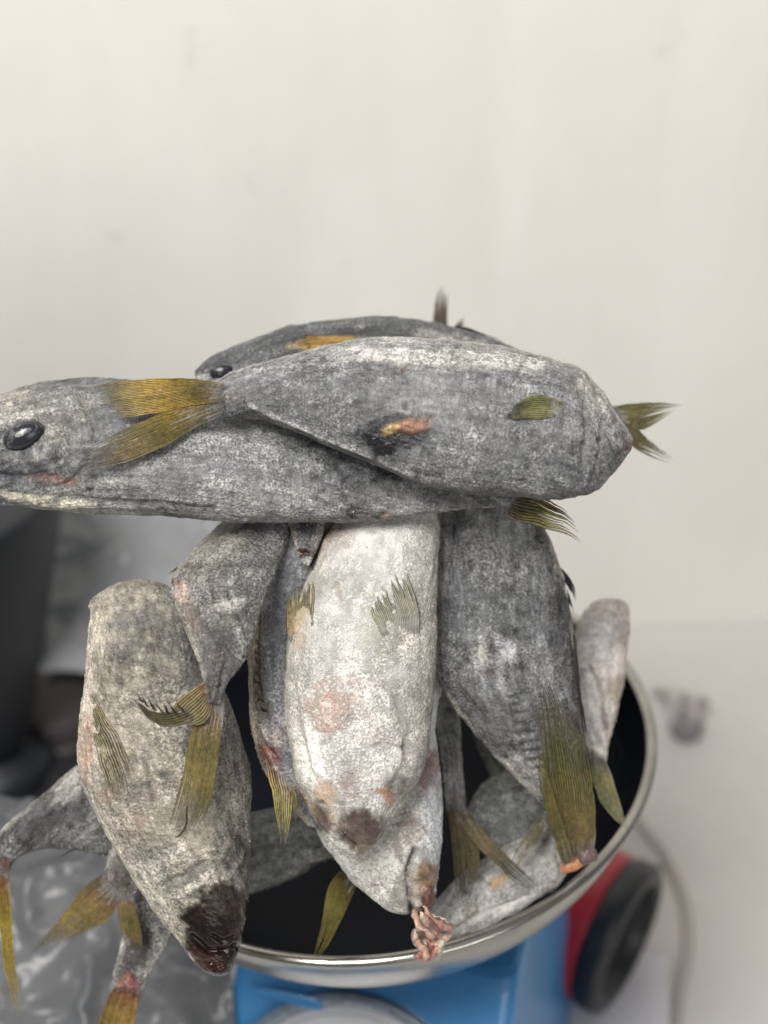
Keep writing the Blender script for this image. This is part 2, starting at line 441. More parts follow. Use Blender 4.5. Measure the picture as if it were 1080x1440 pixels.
        if grains:
            rg = np.random.default_rng(seed + 500)
            wgt = np.clip(fro[:n * m] - 0.25, 0.02, 1) * (1 - wet[:n * m]) * fade * (ss > -0.5)
            cl = fbm(q, 130, 3, seed + 77); wgt = wgt * sstep(0.42, 0.66, cl) + wgt * 0.08
            # ring area so that grains do not crowd at the narrow ends
            wgt = wgt * np.repeat(al, m)
            k = rg.choice(n * m, grains, p=wgt / wgt.sum())
            sz = 0.00012 + 0.00022 * rg.random(grains) ** 3
            pos = p2[k] + nr[k] * (sz * 0.25)[:, None] + rg.normal(size=(grains, 3)) * 0.00005
            oc = np.array([(1, 0, 0), (-1, 0, 0), (0, 1, 0), (0, -1, 0), (0, 0, 1), (0, 0, -1)], float)
            of = [(0, 2, 4), (2, 1, 4), (1, 3, 4), (3, 0, 4), (2, 0, 5), (1, 2, 5), (3, 1, 5), (0, 3, 5)]
            gv = pos[:, None] + oc[None] * (sz[:, None] * rg.uniform(0.6, 1.5, (grains, 6)))[..., None] + rg.normal(size=(grains, 6, 3)) * sz[:, None, None] * 0.3
            gf = (np.array(of)[None] + (np.arange(grains) * 6)[:, None, None]).reshape(-1, 3).tolist()
            crys = (gv.reshape(-1, 3), gf)
        self.org = np.array([p2[:, 0].mean(), p2[:, 1].mean(), p2[:, 2].min()])
        self.root = thing(name, label, 'fish', self.org, group)
        self.body = mesh_obj('body', p2, faces, mat or MAT_FISH, self.root, self.org, np.hstack([colr, fro[:, None]]), wet, flow=np.vstack([fl3, fl3[:1], fl3[-1:]]))
        self.seed = seed
        if crys:
            g = mesh_obj('frost_crystals', crys[0], crys[1], MAT_ICE, self.root, self.org, smooth=False); g['kind'] = 'stuff'
        self.surf = (px.reshape(n, m), py.reshape(n, m), dz.reshape(n, m), ss.reshape(n, m))

    def depth(self, x, y):
        """front surface depth at a photo pixel (for seating fins and eyes)"""
        px, py, dz, ss = self.surf
        k = np.hypot(px - x, py - y) + (ss < 0.0) * 1e4
        return dz.flat[k.argmin()]

    def fin(self, name, *a, **k):
        return make_fin(name, *a, parent=self.root, org=self.org, **k)

    def eye(self, x, y, rx, ry, rot=0, pupil=True, out=0.25, lid=(0.1, 0.1, 0.1)):
        d = self.depth(x, y)
        s = d / F
        e = blob('eye', (x, y, d + 0.001 - out * 0.003), rx, ry, rx * 0.55, rot, MAT_EYE, self.root, self.org)
        if pupil:
            q = blob('pupil', (x - rx * 0.12, y - ry * 0.08, d + 0.001 - out * 0.003 - rx * s * 0.42), rx * 0.46, ry * 0.42, rx * 0.13, rot, MAT_PUPIL, e, self.org, lump=0.15)
        return e

def blob(name, c, rx, ry, rz, rot, mat, parent, org, col=None, wet=None, lump=0.0, n=18, m=26, seed=0):
    """ellipsoid at photo pixel c=(x,y,depth m), radii in photo pixels"""
    s = c[2] / F; r_ = math.radians(rot)
    ph = np.linspace(0, math.pi, n)[:, None]; th = ring_ang(m)[None]
    X = (np.sin(ph) * np.cos(th)).ravel(); Y = (np.sin(ph) * np.sin(th)).ravel(); Z = (np.cos(ph) * np.ones_like(th)).ravel()
    x, y, z = X * rx * s, Y * ry * s, Z * rz * s
    xr = x * math.cos(r_) - y * math.sin(r_); yr = x * math.sin(r_) + y * math.cos(r_)
    c0 = P(c[0], c[1], c[2])
    p = c0 + xr[:, None] * _r - yr[:, None] * _u - z[:, None] * _f
    if lump:
        d = p - c0
        p = c0 + d * (1 + lump * (fbm(p + seed, 300, 3, seed) - 0.5))[:, None]
    cc = None
    if col is not None:
        v = (0.7 + 0.6 * fbm(p + seed, 500, 3, seed + 5))[:, None]
        cc = np.hstack([np.array(col)[None] * v, np.zeros((len(p), 1))])
    return mesh_obj(name, p, grid_faces(n, m), mat, parent, org, cc, None if wet is None else np.full(len(p), wet))

OL_R, OL_M, OL_T = (0.17, 0.10, 0.05), (0.26, 0.19, 0.035), (0.06, 0.052, 0.032)
def make_fin(name, edgeA, edgeB, dA, dB, n=16, cols=(OL_R, OL_M, OL_T), split=0.6, jit=0.16, ridge=1.0, tipcurve=0.0,
             frost=0.15, parent=None, org=None, seed=1, wave=0.0, fill=1.0, k=18, thick=0.35, lens=None, mat=None, sink=0.0):
    """A fan of rays between two edge paths given in photo pixels (root..tip); depths in cm along each edge.
    Every ray is a ridged, tapering blade; the blades touch up to `split` and then come apart to ragged tips."""
    rg = np.random.default_rng(seed + 100)
    def path(e, d):
        e = np.array(e, float); d = np.array(d, float) / 100
        if len(d) != len(e): d = np.interp(np.linspace(0, 1, len(e)), np.linspace(0, 1, len(d)), d)
        w_ = P(e[:, 0], e[:, 1], d)
        x = np.concatenate([[0], np.cumsum(np.linalg.norm(np.diff(w_, axis=0), axis=1) + 1e-6)]); x /= x[-1]
        return lambda t: pchip(x, w_, np.clip(t, 0, 1))
    if sink:
        dA, dB = [list(np.array(d, float) + np.linspace(sink, 0, len(d))) for d in (dA, dB)]
    fa, fb = path(edgeA, dA), path(edgeB, dB)
    ts = np.linspace(0, 1, k)
    V, Fc, C, W = [], [], [], []
    cr, cm_, ct = (np.array(c) for c in cols)
    if lens is None: lens = lambda s: 1.0
    for i in range(n):
        s0 = (i + 0.5) / n
        L = np.clip(lens(s0) * (1 - abs(rg.normal()) * jit), 0.25, 1.0)
        sp = np.clip(split + rg.normal() * 0.1, 0.2, 0.95)
        t = ts * L
        hw = 0.5 / n * fill * np.where(ts < sp, 1.04, 1.04 * np.clip((1 - ts) / (1 - sp), 0.04, 1) ** 0.55)
        drift = rg.normal() * 0.10 / n * np.maximum(0, ts - sp) * 4
        A, B = fa(t), fb(t)
        def at(s): return A + (B - A) * s[:, None]
        c = at(s0 + drift); l = at(s0 + drift - hw); r = at(s0 + drift + hw)
        wv = wave * 0.01 * np.sin(s0 * 9 + seed) * ts ** 1.5
        tw = (np.linalg.norm(r - l, axis=1) * 0.20 + 0.00009) * ridge
        fwd = -_f
        off = fwd[None] * wv[:, None]
        f_ = c + off + fwd[None] * (tw * (1 - 0.4 * ts))[:, None]
        b_ = c + off - fwd[None] * (0.00012 + tw * 0.35)[:, None]
        o = len(V) * 0 + sum(len(x) for x in V)
        ring = np.stack([l + off, f_, r + off, b_], 1).reshape(-1, 4 * 1, 3).reshape(-1, 3)
        V.append(ring); Fc += grid_faces(k, 4, True, o)
        Fc.append((o, o + 1, o + 2, o + 3)); e = o + (k - 1) * 4; Fc.append((e + 3, e + 2, e + 1, e))
        g = 1 + rg.normal() * 0.10
        tn = np.clip(ts * L + rg.normal() * 0.05, 0, 1)
        cc = cr + (cm_ - cr) * sstep(0.0, 0.42, tn)[:, None]
        cc = cc + (ct - cc) * sstep(0.5, 0.97, tn)[:, None]
        cc = np.repeat((cc * g)[:, None], 4, 1)
        cc[:, 0] *= 0.74; cc[:, 2] *= 0.74; cc[:, 1] *= 1.08       # thin webs between the rays are darker than the bony rays
        fr = np.clip(frost + rg.normal() * 0.1 + 0.25 * (rg.random((k, 4)) - 0.5) + (0.55 * (1 - sstep(0.0, 0.22, tn)))[:, None], 0, 1)
        W.append(np.repeat(np.clip(ts * L, 0, 1)[:, None], 4, 1).ravel())
        C.append(np.concatenate([cc, fr[..., None]], 2).reshape(-1, 4))
    V = np.vstack(V); C = np.vstack(C)
    bl = fbm(V, 110, 3, seed + 7)[:, None] - 0.5; bf = fbm(V, 420, 3, seed + 8)[:, None] - 0.5
    C[:, :3] = np.clip(C[:, :3] * (1 + 0.9 * bl + 0.6 * bf) + np.array([0.05, 0.0, -0.01]) * bl, 0.01, 0.8)
    C[:, 3] = np.clip(C[:, 3] + 0.5 * bl[:, 0], 0, 1)
    V = V + (fbm(V, 260, 3, seed)[:, None] - 0.5) * 0.0009 * np.array([1, 1, 1])
    return mesh_obj(name, V, Fc, mat or MAT_FIN, parent, org, C, np.concatenate(W))

def tube(pts, rad, m=10, cap=True):
    pts = np.asarray(pts, float); n = len(pts)
    rad = np.full(n, rad) if np.isscalar(rad) else np.asarray(rad, float)
    T = np.gradient(pts, axis=0); T /= np.linalg.norm(T, axis=1)[:, None]
    ref = np.array([0.3, 0.2, 0.93]); u = np.cross(T, ref); u /= np.linalg.norm(u, axis=1)[:, None]; v = np.cross(T, u)
    th = ring_ang(m)
    V = (pts[:, None] + rad[:, None, None] * (u[:, None] * np.cos(th)[None, :, None] + v[:, None] * np.sin(th)[None, :, None])).reshape(-1, 3)
    Fc = grid_faces(n, m)
    if cap: Fc.append(tuple(range(m))[::-1]); Fc.append(tuple((n - 1) * m + j for j in range(m)))
    return V, Fc

def lathe(prof, c, m=96, axis=None, closed=False):
    """prof (r, h); axis = 3x3 rows (ex, ey, ez)"""
    prof = np.array(prof, float); th = ring_ang(m)
    ex, ey, ez = np.eye(3) if axis is None else axis
    d = np.cos(th)[:, None] * ex + np.sin(th)[:, None] * ey
    V = (np.asarray(c) + prof[:, 0][:, None, None] * d[None] + prof[:, 1][:, None, None] * ez[None, None]).reshape(-1, 3)
    n = len(prof)
    Fc = grid_faces(n, m)
    if closed:
        for j in range(m): Fc.append(((n - 1) * m + j, (n - 1) * m + (j + 1) % m, (j + 1) % m, j))
    return V, Fc

def rounded(profile, r=0.003, seg=4):
    """round the corners of an open (r,h) profile"""
    p = [np.array(q, float) for q in profile]; out = [p[0]]
    for i in range(1, len(p) - 1):
        a, b, c = p[i - 1], p[i], p[i + 1]
        la, lc = np.linalg.norm(a - b), np.linalg.norm(c - b)
        k = min(r, la * 0.45, lc * 0.45)
        s, e = b + (a - b) / la * k, b + (c - b) / lc * k
        for t in np.linspace(0, 1, seg + 1): out.append((1 - t) ** 2 * s + 2 * t * (1 - t) * b + t * t * e)
    out.append(p[-1]); return out

#@@SETTING
# ------------------------------------------------------------------ setting
def wall_material():
    m, nt, bs, N, L = new_mat('painted_wall')
    tc = N.new('ShaderNodeTexCoord')
    mp = N.new('ShaderNodeMapping'); mp.inputs['Scale'].default_value = (7, 1, 1.1); L.new(tc.outputs['Object'], mp.inputs[0])
    n1 = noise(nt, mp.outputs[0], 2.3, 4, 0.6, 0.8)
    n2 = noise(nt, tc.outputs['Object'], 7, 5, 0.6, 0.6)
    n3 = noise(nt, tc.outputs['Object'], 23, 4, 0.7, 0.3)
    r1 = ramp(N, 0.35, 0.65, (0.782, 0.768, 0.716), (0.812, 0.80, 0.75)); L.new(n1.outputs[0], r1.inputs[0])
    r2 = ramp(N, 0.3, 0.7, (0.965, 0.965, 0.965), (1.02, 1.02, 1.02)); L.new(n2.outputs[0], r2.inputs[0])
    r3 = ramp(N, 0.66, 0.76, (1, 1, 1), (0.86, 0.86, 0.86)); L.new(n3.outputs[0], r3.inputs[0])
    c = mixc(nt, 1.0, r1.outputs[0], r2.outputs[0], 'MULTIPLY')
    L.new(mixc(nt, 1.0, c, r3.outputs[0], 'MULTIPLY'), bs.inputs['Base Color'])
    bs.inputs['Roughness'].default_value = 0.7; bs.inputs['Specular IOR Level'].default_value = 0.25
    b = N.new('ShaderNodeBump'); b.inputs['Strength'].default_value = 0.35; b.inputs['Distance'].default_value = 0.003
    L.new(math_node(nt, 'ADD', n1.outputs[0], n2.outputs[0]), b.inputs['Height']); L.new(b.outputs[0], bs.inputs['Normal'])
    return m
WY = 0.37
zz = np.concatenate([np.linspace(0.0, 0.03, 10)[:-1], np.linspace(0.03, 1.6, 52)])
X, Z = np.meshgrid(np.linspace(-1.6, 1.6, 120), zz)
cov = 0.03 - np.sqrt(np.clip(0.03 ** 2 - np.clip(0.03 - Z.ravel(), 0, 0.03) ** 2, 0, 1))
cre = fbm(np.stack([X.ravel() * 1.2 + 0.10 * Z.ravel(), Z.ravel() * 0 + 3, Z.ravel() * 0.3], 1), 11, 3, 5)
Yw = WY + 0.006 * (cre - 0.5)
o = mesh_obj('wall', np.stack([X.ravel(), Yw, Z.ravel()], 1), [f[::-1] for f in grid_faces(len(zz), 120, False)], wall_material())
o['kind'] = 'structure'
def table_material():
    m, nt, bs, N, L = new_mat('pale_worktop')
    tc = N.new('ShaderNodeTexCoord')
    n1 = noise(nt, tc.outputs['Object'], 6, 5, 0.6, 0.5); n2 = noise(nt, tc.outputs['Object'], 120, 4, 0.6)
    r1 = ramp(N, 0.3, 0.7, (0.57, 0.555, 0.53), (0.635, 0.62, 0.595)); L.new(n1.outputs[0], r1.inputs[0])
    r2 = ramp(N, 0.3, 0.7, (0.97, 0.97, 0.97), (1.02, 1.02, 1.02)); L.new(n2.outputs[0], r2.inputs[0])
    L.new(mixc(nt, 1.0, r1.outputs[0], r2.outputs[0], 'MULTIPLY'), bs.inputs['Base Color'])
    bs.inputs['Roughness'].default_value = 0.42
    return m
X, Y = np.meshgrid(np.linspace(-1.6, 1.6, 20), np.linspace(-0.75, WY + 0.03, 20))
o = mesh_obj('table_top', np.stack([X.ravel(), Y.ravel(), X.ravel() * 0 + 0.002], 1), grid_faces(20, 20, False), table_material())
o['kind'] = 'structure'

# ------------------------------------------------------------------ steel bowl
def steel_material():
    m, nt, bs, N, L = new_mat('brushed_steel')
    tc = N.new('ShaderNodeTexCoord')
    mp = N.new('ShaderNodeMapping'); mp.inputs['Scale'].default_value = (1, 1, 14); L.new(tc.outputs['Object'], mp.inputs[0])
    n1 = noise(nt, mp.outputs[0], 70, 4, 0.6); n2 = noise(nt, tc.outputs['Object'], 40, 5, 0.65)
    r = ramp(N, 0.3, 0.7, (0.30, 0.285, 0.262), (0.44, 0.42, 0.39)); L.new(n2.outputs[0], r.inputs[0])
    L.new(r.outputs[0], bs.inputs['Base Color']); bs.inputs['Metallic'].default_value = 1.0
    L.new(math_node(nt, 'ADD', 0.16, math_node(nt, 'MULTIPLY', n1.outputs[0], 0.2)), bs.inputs['Roughness'])
    b = N.new('ShaderNodeBump'); b.inputs['Strength'].default_value = 0.12; b.inputs['Distance'].default_value = 0.0006
    L.new(n1.outputs[0], b.inputs['Height']); L.new(b.outputs[0], bs.inputs['Normal'])
    return m
MAT_STEEL = steel_material()
BN = np.array([-0.0587, 0.0101, 1.0]); BN /= np.linalg.norm(BN)      # the loaded pan sits a little crooked
BX = np.cross([0, 1.0, 0], BN); BX /= np.linalg.norm(BX); BAX = (BX, np.cross(BN, BX), BN)
bo = np.array([0.0058, -0.0074, 0.25]) - BN * 0.0655
BS = 0.1173 / 0.1245
bowl = thing('steel_bowl', 'round stainless steel bowl on the blue scale holding the frozen fish', 'bowl', bo)
inner = [(0.0005, 0.0112), (0.03, 0.0112), (0.055, 0.0120), (0.078, 0.0160), (0.098, 0.0260), (0.112, 0.040), (0.1185, 0.054), (0.1205, 0.0645)]
outer = [(0.1214, 0.0645), (0.1213, 0.0600), (0.1190, 0.0530), (0.1120, 0.0400), (0.0985, 0.0248), (0.079, 0.0146), (0.055, 0.0105), (0.03, 0.0094), (0.0005, 0.0094)]
def smooth_prof(p, n=40):
    p = np.array(p, float); x = np.concatenate([[0], np.cumsum(np.linalg.norm(np.diff(p, axis=0), axis=1))])
    return pchip(x / x[-1], p, np.linspace(0, 1, n))
def lathe_wob(prof, c, m):
    return lathe(prof, c, m)
MAT_INSIDE = simple('dark_bowl_inside', (0.005, 0.0065, 0.011), 0.5, 0, 0.10, 0.25, 50)  # near-black colour for the inner surface of the bowl
v, f = lathe(smooth_prof(outer) * [BS, 1], bo, 128, BAX)
mesh_obj('bowl_body', v, f, MAT_STEEL, bowl, bo)
v, f = lathe(smooth_prof(inner) * [BS, 1], bo, 128, BAX)
mesh_obj('bowl_inside', v, f, MAT_INSIDE, bowl, bo)
th = np.linspace(0, 2 * math.pi, 15)[:-1]
lip = [((0.1224 + 0.0026 * math.cos(t)) * BS, 0.0655 + 0.0019 * math.sin(t)) for t in th]
v, f = lathe(lip, bo, 144, BAX, closed=True)
mesh_obj('rim', v, f, MAT_STEEL, bowl, bo)

#@@SCALE
# ------------------------------------------------------------------ blue kitchen scale
MAT_BLUE = simple('blue_plastic', (0.045, 0.235, 0.53), 0.34, 0, 0.5, 0.10, 25, 0.0004, 0.15)
MAT_LBLUE = simple('faded_blue_plastic', (0.20, 0.34, 0.55), 0.42, 0, 0.5, 0.1, 25)
MAT_DIALW = simple('white_dial_card', (0.85, 0.85, 0.87), 0.4, 0, 0.5, 0.02, 20)
MAT_INK = simple('grey_dial_ink', (0.30, 0.31, 0.34), 0.5)
MAT_DARKMETAL = simple('dark_post', (0.03, 0.03, 0.035), 0.4)
YAW = -0.315
sc_o = np.array([0.003, -0.058, 0.0])
scale = thing('kitchen_scale', 'blue plastic dial kitchen scale under the steel bowl', 'scale', sc_o)
def scw(p):
    p = np.atleast_2d(np.asarray(p, float)); c, s = math.cos(YAW), math.sin(YAW)
    return np.stack([p[:, 0] * c - p[:, 1] * s, p[:, 0] * s + p[:, 1] * c, p[:, 2]], 1) + sc_o
def loop(hw, yf, yb, z, r=0.008, seg=5):
    pts = []
    for cx, cy, a0 in ((hw - r, yb - r, 0), (-hw + r, yb - r, 90), (-hw + r, yf + r, 180), (hw - r, yf + r, 270)):
        for k in range(seg + 1):
            a = math.radians(a0 + 90 * k / seg); pts.append((cx + r * math.cos(a), cy + r * math.sin(a), z))
    return pts
prof = [(0.066, -0.166, 0.134, 0.0), (0.067, -0.165, 0.135, 0.004), (0.065, -0.134, 0.132, 0.034), (0.0605, 0.0, 0.116, 0.168), (0.0598, 0.004, 0.115, 0.1715), (0.0573, 0.008, 0.112, 0.1728)]
V = np.vstack([loop(*q) for q in prof]); m_ = 24
Fc = grid_faces(len(prof), m_); Fc.append(tuple(range(m_))[::-1]); Fc.append(tuple((len(prof) - 1) * m_ + j for j in range(m_)))
hb = mesh_obj('housing', scw(V), Fc, MAT_BLUE, scale, sc_o, smooth=False)
bv = hb.modifiers.new('bevel', 'BEVEL'); bv.width = 0.0012; bv.segments = 2; bv.limit_method = 'ANGLE'; bv.angle_limit = math.radians(50)
# post under the bowl
v, f = lathe([(0.0, 0.1726), (0.03, 0.1726), (0.03, 0.1915), (0.0, 0.1915)], (0.0, 0.052, 0), 32)
mesh_obj('post', scw(v), f, MAT_DARKMETAL, scale, sc_o, smooth=False)
# front face frame (local): from the foot (-0.140, 0.03) to the top (-0.0845, 0.168)
sl = np.array([0, 1.0, 1.0]); sl /= np.linalg.norm(sl)
fn = np.array([0, -sl[2], sl[1]])
DR = 0.0585
dc = np.array([0.0, 0.0, 0.168]) - sl * (DR + 0.0115)
ax = (np.array([1.0, 0, 0]), sl, fn)
def dial_part(name, prof, mat, m=96, closed=False, off=(0, 0)):
    v, f = lathe(prof, dc + off[0] * ax[0] + off[1] * sl, m, ax, closed)
    return mesh_obj(name, scw(v), f, mat, scale, sc_o)
def lens_material():
    m, nt, bs, N, L = new_mat('clear_dial_lens')
    bs.inputs['Base Color'].default_value = (0.82, 0.86, 0.9, 1); bs.inputs['Roughness'].default_value = 0.08
    bs.inputs['Transmission Weight'].default_value = 0.0; bs.inputs['Specular IOR Level'].default_value = 0.6
    bs.inputs['Alpha'].default_value = 0.10
    return m
MAT_LENS = lens_material()
MAT_RING = simple('smoky_clear_rim', (0.16, 0.20, 0.26), 0.18, 0, 0.7, 0.45, 90, 0.0006, 0.3)
dial_part('dial_rim', rounded([(DR, -0.001), (DR, 0.005), (DR - 0.0012, 0.0058), (DR - 0.0032, 0.0054), (DR - 0.0056, 0.0036), (DR - 0.0056, -0.001)], 0.0008), MAT_RING)
dial_part('dial_face', [(0.0002, 0.0020), (DR - 0.0057, 0.0020), (DR - 0.0057, -0.001)], MAT_DIALW)
dial_part('dial_line', [(DR - 0.0088, 0.0020), (DR - 0.0088, 0.0024), (DR - 0.0092, 0.0024), (DR - 0.0092, 0.0020)], MAT_INK)
# moulded ribs round the rim
V, Fc = [], []
rg = np.random.default_rng(4)
for k in range(150):
    a = math.radians(8 + k * 164 / 150)
    if (k // 6) % 3 == 2: continue
    r0, r1 = DR - 0.0052, DR - 0.0036 + 0.0006 * rg.random()
    da = 0.0055
    q = [(r0, a - da, 0.0038), (r1, a - da, 0.0052), (r1, a + da, 0.0052), (r0, a + da, 0.0038)]
    o_ = len(V)
    for (r_, t_, h_) in q + [(x, y, z + 0.0006) for x, y, z in q]:
        V.append(dc + r_ * math.cos(t_) * ax[0] + r_ * math.sin(t_) * sl + fn * h_)
    Fc += [(o_ + 4, o_ + 5, o_ + 6, o_ + 7)] + [(o_ + j, o_ + (j + 1) % 4, o_ + 4 + (j + 1) % 4, o_ + 4 + j) for j in range(4)]
g = mesh_obj('rim_rib', scw(np.array(V)), Fc, simple('pale_rim_rib', (0.34, 0.38, 0.44), 0.25), scale, sc_o, smooth=False); g['kind'] = 'stuff'
dial_part('lens', rounded([(DR - 0.0060, 0.0036), (DR - 0.016, 0.0046), (0.0002, 0.0060)], 0.001), MAT_LENS)
# blue tab over the dial
t0 = np.array([-0.033, 0.0, 0.168]) - sl * 0.0195
tabp = []
for (x_, w_, y_) in ((-0.016, 0.0008, 0.0065), (-0.013, 0.0016, 0.0060), (-0.002, 0.0024, 0.0052), (0.010, 0.0026, 0.0050), (0.0135, 0.0018, 0.0050)):
    for (sx, sh) in ((-1, 0), (1, 0), (1, 1), (-1, 1)):
        tabp.append(np.array([x_ - 0.004, 0, 0]) + t0 + np.array([0.006, 0, 0]) - sl * (-0.0005 + sx * w_) + fn * (y_ + 0.0025 * (sh - 0.5)))
tb = mesh_obj('zero_tab', scw(np.array(tabp)), grid_faces(5, 4) + [(3, 2, 1, 0), (16, 17, 18, 19)], MAT_BLUE, scale, sc_o)
bv = tb.modifiers.new('bevel', 'BEVEL'); bv.width = 0.0007; bv.segments = 2

# ------------------------------------------------------------------ blurred things behind
def at_table(px, py, z=0.0):
    d = P(px, py, 1.0) - CAM
    return CAM + d * ((z - CAM[2]) / d[2])
# roll with red rim at the right
ezv = np.array([0.81, -0.58, -0.05]); ezv /= np.linalg.norm(ezv)
rc = P(882, 1322, 0.745) - ezv * 0.016
exv = np.cross(ezv, [0, 0, 1]); exv /= np.linalg.norm(exv); eyv = np.cross(ezv, exv)
axr = (exv, eyv, ezv)
MAT_RED = simple('red_plastic', (0.40, 0.02, 0.035), 0.4, 0, 0.5, 0.1, 30)
MAT_BLACK = simple('black_rubber', (0.012, 0.013, 0.016), 0.4, 0, 0.5, 0.3, 60)
MAT_CREAM = simple('cream_plastic', (0.55, 0.53, 0.47), 0.5, 0, 0.5, 0.05, 20)
lamp = thing('camping_lantern', 'red banded black round can lying on its side right of the scale', 'lantern', rc)
R_ = 0.041
for nm, pr, mt in [('red_band', rounded([(R_ - 0.006, -0.036), (R_, -0.036), (R_, 0.004), (R_ - 0.006, 0.004)], 0.002), MAT_RED),
                   ('black_end', rounded([(R_ - 0.006, 0.003), (R_ + 0.0012, 0.0045), (R_ + 0.0012, 0.016), (R_ - 0.004, 0.019), (R_ - 0.010, 0.018), (R_ - 0.0125, 0.010), (0.0005, 0.009)], 0.003), MAT_BLACK),
                   ('cream_base', rounded([(0.0005, -0.046), (R_ - 0.008, -0.046), (R_ - 0.003, -0.042), (R_ - 0.003, -0.035)], 0.003), MAT_CREAM)]:
    v, f = lathe(pr, rc, 64, axr); mesh_obj(nm, v, f, mt, lamp, rc)

# cable
pts = [at_table(905, 1165, 0.03), at_table(935, 1205, 0.006), at_table(962, 1265, 0.004), at_table(968, 1330, 0.004), at_table(957, 1395, 0.004), at_table(950, 1480, 0.004), at_table(948, 1600, 0.004)]
pts = [at_table(880, 1120, 0.02)] + pts
tt = np.linspace(0, 1, 60); pp = pchip(np.linspace(0, 1, len(pts)), np.array(pts), tt)
v, f = tube(pp, 0.0030, 10)
o = mesh_obj('cable', v, f, simple('beige_cable', (0.46, 0.43, 0.39), 0.5), None, pp[0]); tag(o, 'beige cable curving over the table at the right', 'cable')

# small fitting beyond the bowl
fc = at_table(962, 1010, 0.012)
pl = thing('wall_plug', 'small pale plug with dark grey ends lying behind the bowl at right', 'plug', fc)
MAT_PG = simple('dark_grey_plastic', (0.22, 0.21, 0.215), 0.5); MAT_PP = simple('pale_plastic', (0.55, 0.51, 0.50), 0.5)
v, f = lathe(rounded([(0.0005, -0.006), (0.010, -0.006), (0.011, 0.008), (0.0005, 0.010)], 0.002), at_table(965, 1025, 0.006), 32); mesh_obj('plug_base', v, f, MAT_PG, pl, fc)
for xx in (946, 972):
    v, f = lathe(rounded([(0.0005, 0), (0.0045, 0), (0.004, 0.022), (0.0005, 0.024)], 0.001), at_table(xx, 1012, 0.014), 16); mesh_obj('plug_prong', v, f, MAT_PP, pl, fc)
v, f = tube([at_table(918, 974, 0.02), at_table(945, 977, 0.022), at_table(975, 983, 0.021), at_table(996, 990, 0.018)], [0.003, 0.004, 0.004, 0.003], 12); mesh_obj('plug_lead', v, f, simple('brownish_lead', (0.38, 0.34, 0.32), 0.5), pl, fc)

# sheet of paper in the right foreground
pc = [at_table(800, 1490, 0.003), at_table(944, 1490, 0.003), at_table(938, 1345, 0.003), at_table(905, 1300, 0.003), at_table(800, 1330, 0.003)]
nn_ = 12
A0, B0, C0, D0 = pc[0], pc[1], pc[2], pc[4]
u_, v_ = np.meshgrid(np.linspace(0, 1, nn_), np.linspace(0, 1, nn_))
u_, v_ = u_.ravel()[:, None], v_.ravel()[:, None]
pv = (A0 * (1 - u_) + B0 * u_) * (1 - v_) + (D0 * (1 - u_) + C0 * u_) * v_
pv[:, 2] = 0.004 + 0.002 * (u_ * (1 - u_))[:, 0]
pv2 = pv.copy(); pv2[:, 2] -= 0.0006
fcs = grid_faces(nn_, nn_, False)
o = mesh_obj('paper_sheet', np.vstack([pv, pv2]), fcs + [tuple(x + nn_ * nn_ for x in f[::-1]) for f in fcs], simple('white_paper', (0.70, 0.68, 0.72), 0.5), None, pv[0])
tag(o, 'white sheet of paper under the red banded can', 'paper')

# dark tumbler at the left
MAT_TUM = simple('dark_blue_black_plastic', (0.012, 0.014, 0.019), 0.45, 0, 0.5, 0.2, 20)
tb_ = P(4, 985, 0.86); tb_[2] = 0
top = P(-10, 640, 0.80)
ttop = float(top[2]) - 0.06
tum = thing('bin', 'tall dark tapered bin standing at the left behind the fish', 'bin', tb_)
v, f = lathe(rounded([(0.0005, 0.002), (0.030, 0.002), (0.033, 0.01), (0.082, ttop), (0.078, ttop + 0.004), (0.0005, ttop + 0.004)], 0.003), (tb_[0] - 0.018, tb_[1], 0.06), 48); mesh_obj('bin_body', v, f, MAT_TUM, tum, tb_)
v, f = lathe(rounded([(0.0005, 0.0), (0.042, 0.0), (0.042, 0.05), (0.02, 0.062), (0.0005, 0.062)], 0.004), (tb_[0] - 0.018, tb_[1], 0.0), 48); mesh_obj('bin_foot', v, f, MAT_TUM, tum, tb_)

# clutter in the dark corner
def jar(name, label, cat, px, py, z, r, h, mb, mc, hc=0.3):
    c = at_table(px, py, z); c[2] = 0
    t = thing(name, label, cat, c)
    v, f = lathe(rounded([(0.0005, 0), (r, 0), (r, h * (1 - hc)), (r * 0.85, h * (1 - hc) + 0.002), (0.0005, h * (1 - hc) + 0.002)], 0.004), c, 40); mesh_obj('jar_body', v, f, mb, t, c)
    v, f = lathe(rounded([(r * 0.9, 0), (r * 0.93, 0), (r * 0.93, h * hc), (0.0005, h * hc)], 0.003), c + np.array([0, 0, h * (1 - hc) + 0.001]), 40); mesh_obj('lid', v, f, mc, t, c)
MAT_MUST = simple('mustard_lid', (0.16, 0.115, 0.02), 0.5); MAT_PLUM = simple('dusky_plum_plastic', (0.075, 0.062, 0.066), 0.5); MAT_TAUPE = simple('taupe_plastic', (0.13, 0.12, 0.11), 0.5)
jar('jar', 'dark jar with a mustard yellow lid at the left edge', 'jar', 8, 985, 0.05, 0.017, 0.075, MAT_BLACK, MAT_MUST)
jar('jar', 'dusky plum coloured jar just left of the big hanging fish', 'jar', 92, 1040, 0.03, 0.026, 0.060, MAT_PLUM, MAT_PLUM)
jar('tin', 'small taupe tin low at the left edge of the dark corner', 'tin', 8, 1110, 0.02, 0.014, 0.035, MAT_TAUPE, MAT_TAUPE)
jar('jar', 'short grey brown jar below the dark bin', 'jar', 48, 1000, 0.02, 0.018, 0.05, MAT_BLACK, MAT_TAUPE)

